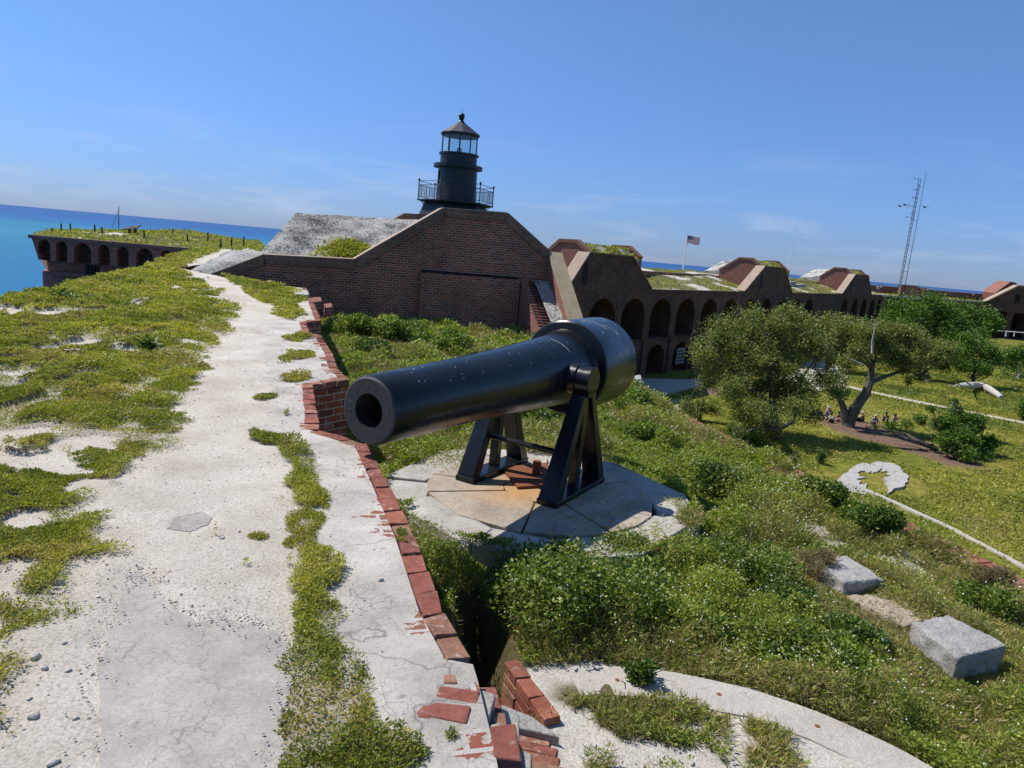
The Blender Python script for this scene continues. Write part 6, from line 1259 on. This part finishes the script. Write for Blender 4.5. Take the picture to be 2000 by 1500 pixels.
# white weed flowers over the cover
n=2600; i=rng.choice(len(x),n); Pf=np.stack([x[i],y[i],zter(x[i],y[i],True)+hh[i]+rng.uniform(0,.05,n)],1); keep=(hh[i]>.12); Pf=Pf[keep]; V=[];Fq=[]
for p in Pf:
    s=.006+.0011*p[1]; o_=len(V); V+=[p+np.array(d)*s*.7 for d in ((1,0,0),(-1,0,0),(0,1,0),(0,-1,0),(0,0,1),(0,0,-1))]; Fq+=[(o_+a,o_+b_,o_+c) for a,b_,c in ((0,2,4),(2,1,4),(1,3,4),(3,0,4),(2,0,5),(1,2,5),(3,1,5),(0,3,5))]
tag(npmesh('tiny_white_flowers',V,Fq,BLOOM),kind='stuff')
# lawn tufts close to the wall
n=190000; u=rng.uniform(0,1,n); y=26+u*95; x=ger(24)+rng.uniform(0,1,n)*(np.maximum(12,.86*y)-2); kk=(fbm(x*.5,y*.5,131,4)>.38); x,y=x[kk],y[kk]
pm=np.minimum.reduce([linedist(x,y,[pz(1600,742),pz(1700,765),pz(1850,797),pz(2000,825),pz(2100,843)])-.7,-sdpoly(x,y,[pz(1585,700),pz(1660,690),pz(1650,745),pz(1600,765),pz(1500,750)])-.3,-sdpoly(x,y,[pz(1245,740),pz(1400,742),pz(1380,752),pz(1300,772),pz(1262,800),pz(1235,800)])-.2,-sdpoly(x,y,[pz(1590,815),pz(1660,812),pz(1740,840),pz(1860,880),pz(1930,915),pz(1860,910),pz(1740,870),pz(1640,850)])-.4,np.abs(np.hypot(x-cc2[0],y-cc2[1])-1.6)-1.6+5*(np.hypot(x-cc2[0],y-cc2[1])>3.4)])
x,y=x[pm>0],y[pm>0]; inner=((x-CA[0])*cnv[0]+(y-CA[1])*cnv[1])>.4; x,y=x[inner],y[inner]; n=len(x)
LG=leafmat('lawn_grass',[(0,(.12,.155,.025)),(.4,(.27,.28,.045)),(.75,(.4,.37,.07)),(1,(.48,.4,.15))],.35); tn=np.clip(rng.uniform(0,.6,n)+(fbm(x*.18,y*.18,133,4)-.45)*1.8,0,1)
tag(leafobj('lawn_tufts',np.stack([x,y,np.full(n,ZP)+(fbm(x*.12,y*.12,5)-.5)*.25],1),rng.uniform(.09,.2,n)*(.8+y/110),LG,.5,.75,rnd=tn),kind='stuff')
# stones
def stone(b,c,r,seed=0):
    V=[];Fs=[]; nu,nv=9,6; sx1,sy1,sz1=random.uniform(.8,1.4),random.uniform(.7,1.1),random.uniform(.5,.8); rot=random.uniform(0,3.14)
    R=[]
    for j in range(1,nv):
        ph=math.pi*j/nv; ring=[]
        for i in range(nu):
            th=2*math.pi*i/nu; rr=r*(1+.16*math.sin(3*th+seed)+random.uniform(-.09,.09)); X_=rr*sx1*math.sin(ph)*math.cos(th); Y_=rr*sy1*math.sin(ph)*math.sin(th)
            ring.append((c[0]+X_*math.cos(rot)-Y_*math.sin(rot),c[1]+X_*math.sin(rot)+Y_*math.cos(rot),c[2]-rr*sz1*math.cos(ph)))
        R.append(ring)
    b.rings(R)
SPOT=[(118,1141,9,'round pale stone at the edge of the left plants'),(68,1287,11,'long pale stone left of the smooth patch'),(87,1308,7,'small grey stone below the long pale stone'),(57,1365,5,'dark pebble at the lower left of the path'),(66,1399,12,'flat long stone near the lower left corner'),(104,1490,10,'brownish flat stone at the bottom edge'),(434,1053,5,'dark pebble in the middle of the path'),(577,1191,7,'dark stone beside the right strip of plants'),(266,1266,4,'dark pebble on the smooth concrete patch'),(522,1238,4,'grey pebble at the upper right rim of the patch'),(374,1430,4,'pale pebble on the lower part of the patch'),(534,1400,5,'dark stone near the lower right rim of the patch'),(180,1314,4,'dark pebble along the left rim of the patch'),(126,1259,5,'grey pebble left of the patch, upper'),(133,1311,5,'grey pebble left of the patch, middle'),(148,1402,5,'grey pebble left of the patch, lower'),(191,1168,4,'dark pebble above the left corner of the patch'),(343,1174,4,'grey pebble at the top of the patch'),(467,1040,4,'small pebble right of the dark one in the path'),(744,1130,8,'dark flat stone on the pale concrete strip')]
for px,py,r_,lb in SPOT:
    q=onz(px,py,Z0+.01); rr=r_/F*np.linalg.norm(q-CP)*.8; zz_=float(zpar(np.array([q[0]]),np.array([q[1]]))[0]); b=MB(); stone(b,(q[0],q[1],zz_+rr*.3),rr,px); tag(b.build('loose_stone',PEB,smooth='all'),lb,'stone','stones on the sandy path')
# gravel
n=4200; yy_=1.6*np.exp(rng.uniform(0,1,n)*math.log(12/1.6)); xx_=rng.uniform(0,1,n)*(edge(yy_)-.1-left(yy_)*.6)+left(yy_)*.6
k=(cover(xx_,yy_)<.3)&(xx_<np.interp(yy_,sx_[:,1],sx_[:,0])+.25)&(rng.uniform(0,1,n)<.25+.75*sstep(.42,.6,fbm(xx_*1.8,yy_*1.8,121)))&(sdpoly(xx_,yy_,CP1)<.0); xx_,yy_=xx_[k],yy_[k]; zz_=zpar(xx_,yy_)
ed_n=420; ip=rng.integers(0,len(CP1),ed_n); tt_=rng.uniform(0,1,ed_n)[:,None]; pp_=np.array(CP1)[ip]*(1-tt_)+np.roll(np.array(CP1),-1,0)[ip]*tt_+rng.normal(0,.05,(ed_n,2)); pp_=pp_[pp_[:,1]>1.6]
xx_=np.concatenate([xx_,pp_[:,0]]); yy_=np.concatenate([yy_,pp_[:,1]]); zz_=np.concatenate([zz_,np.full(len(pp_),Z0+.015)])
m=len(xx_); rr=rng.uniform(.002,.006,m)*(1+.1*yy_); D_=np.array([(1,0,0),(0,1,0),(-1,0,0),(0,-1,0),(0,0,.7),(0,0,-.7)]); V=(np.stack([xx_,yy_,zz_+rr*.3],1)[:,None,:]+rr[:,None,None]*D_[None]*rng.uniform(.6,1.35,(m,6,1))).reshape(-1,3)
T_8=np.array([(0,1,4),(1,2,4),(2,3,4),(3,0,4),(1,0,5),(2,1,5),(3,2,5),(0,3,5)]); Fq=(np.arange(m)[:,None,None]*6+T_8[None]).reshape(-1,3)
tag(npmesh('gravel',V,Fq,stonemat('gravel_stone',(.42,.39,.35),(.64,.6,.54),30,(.25,.23,.2),.3,.2,bd=.0002),None),kind='stuff')
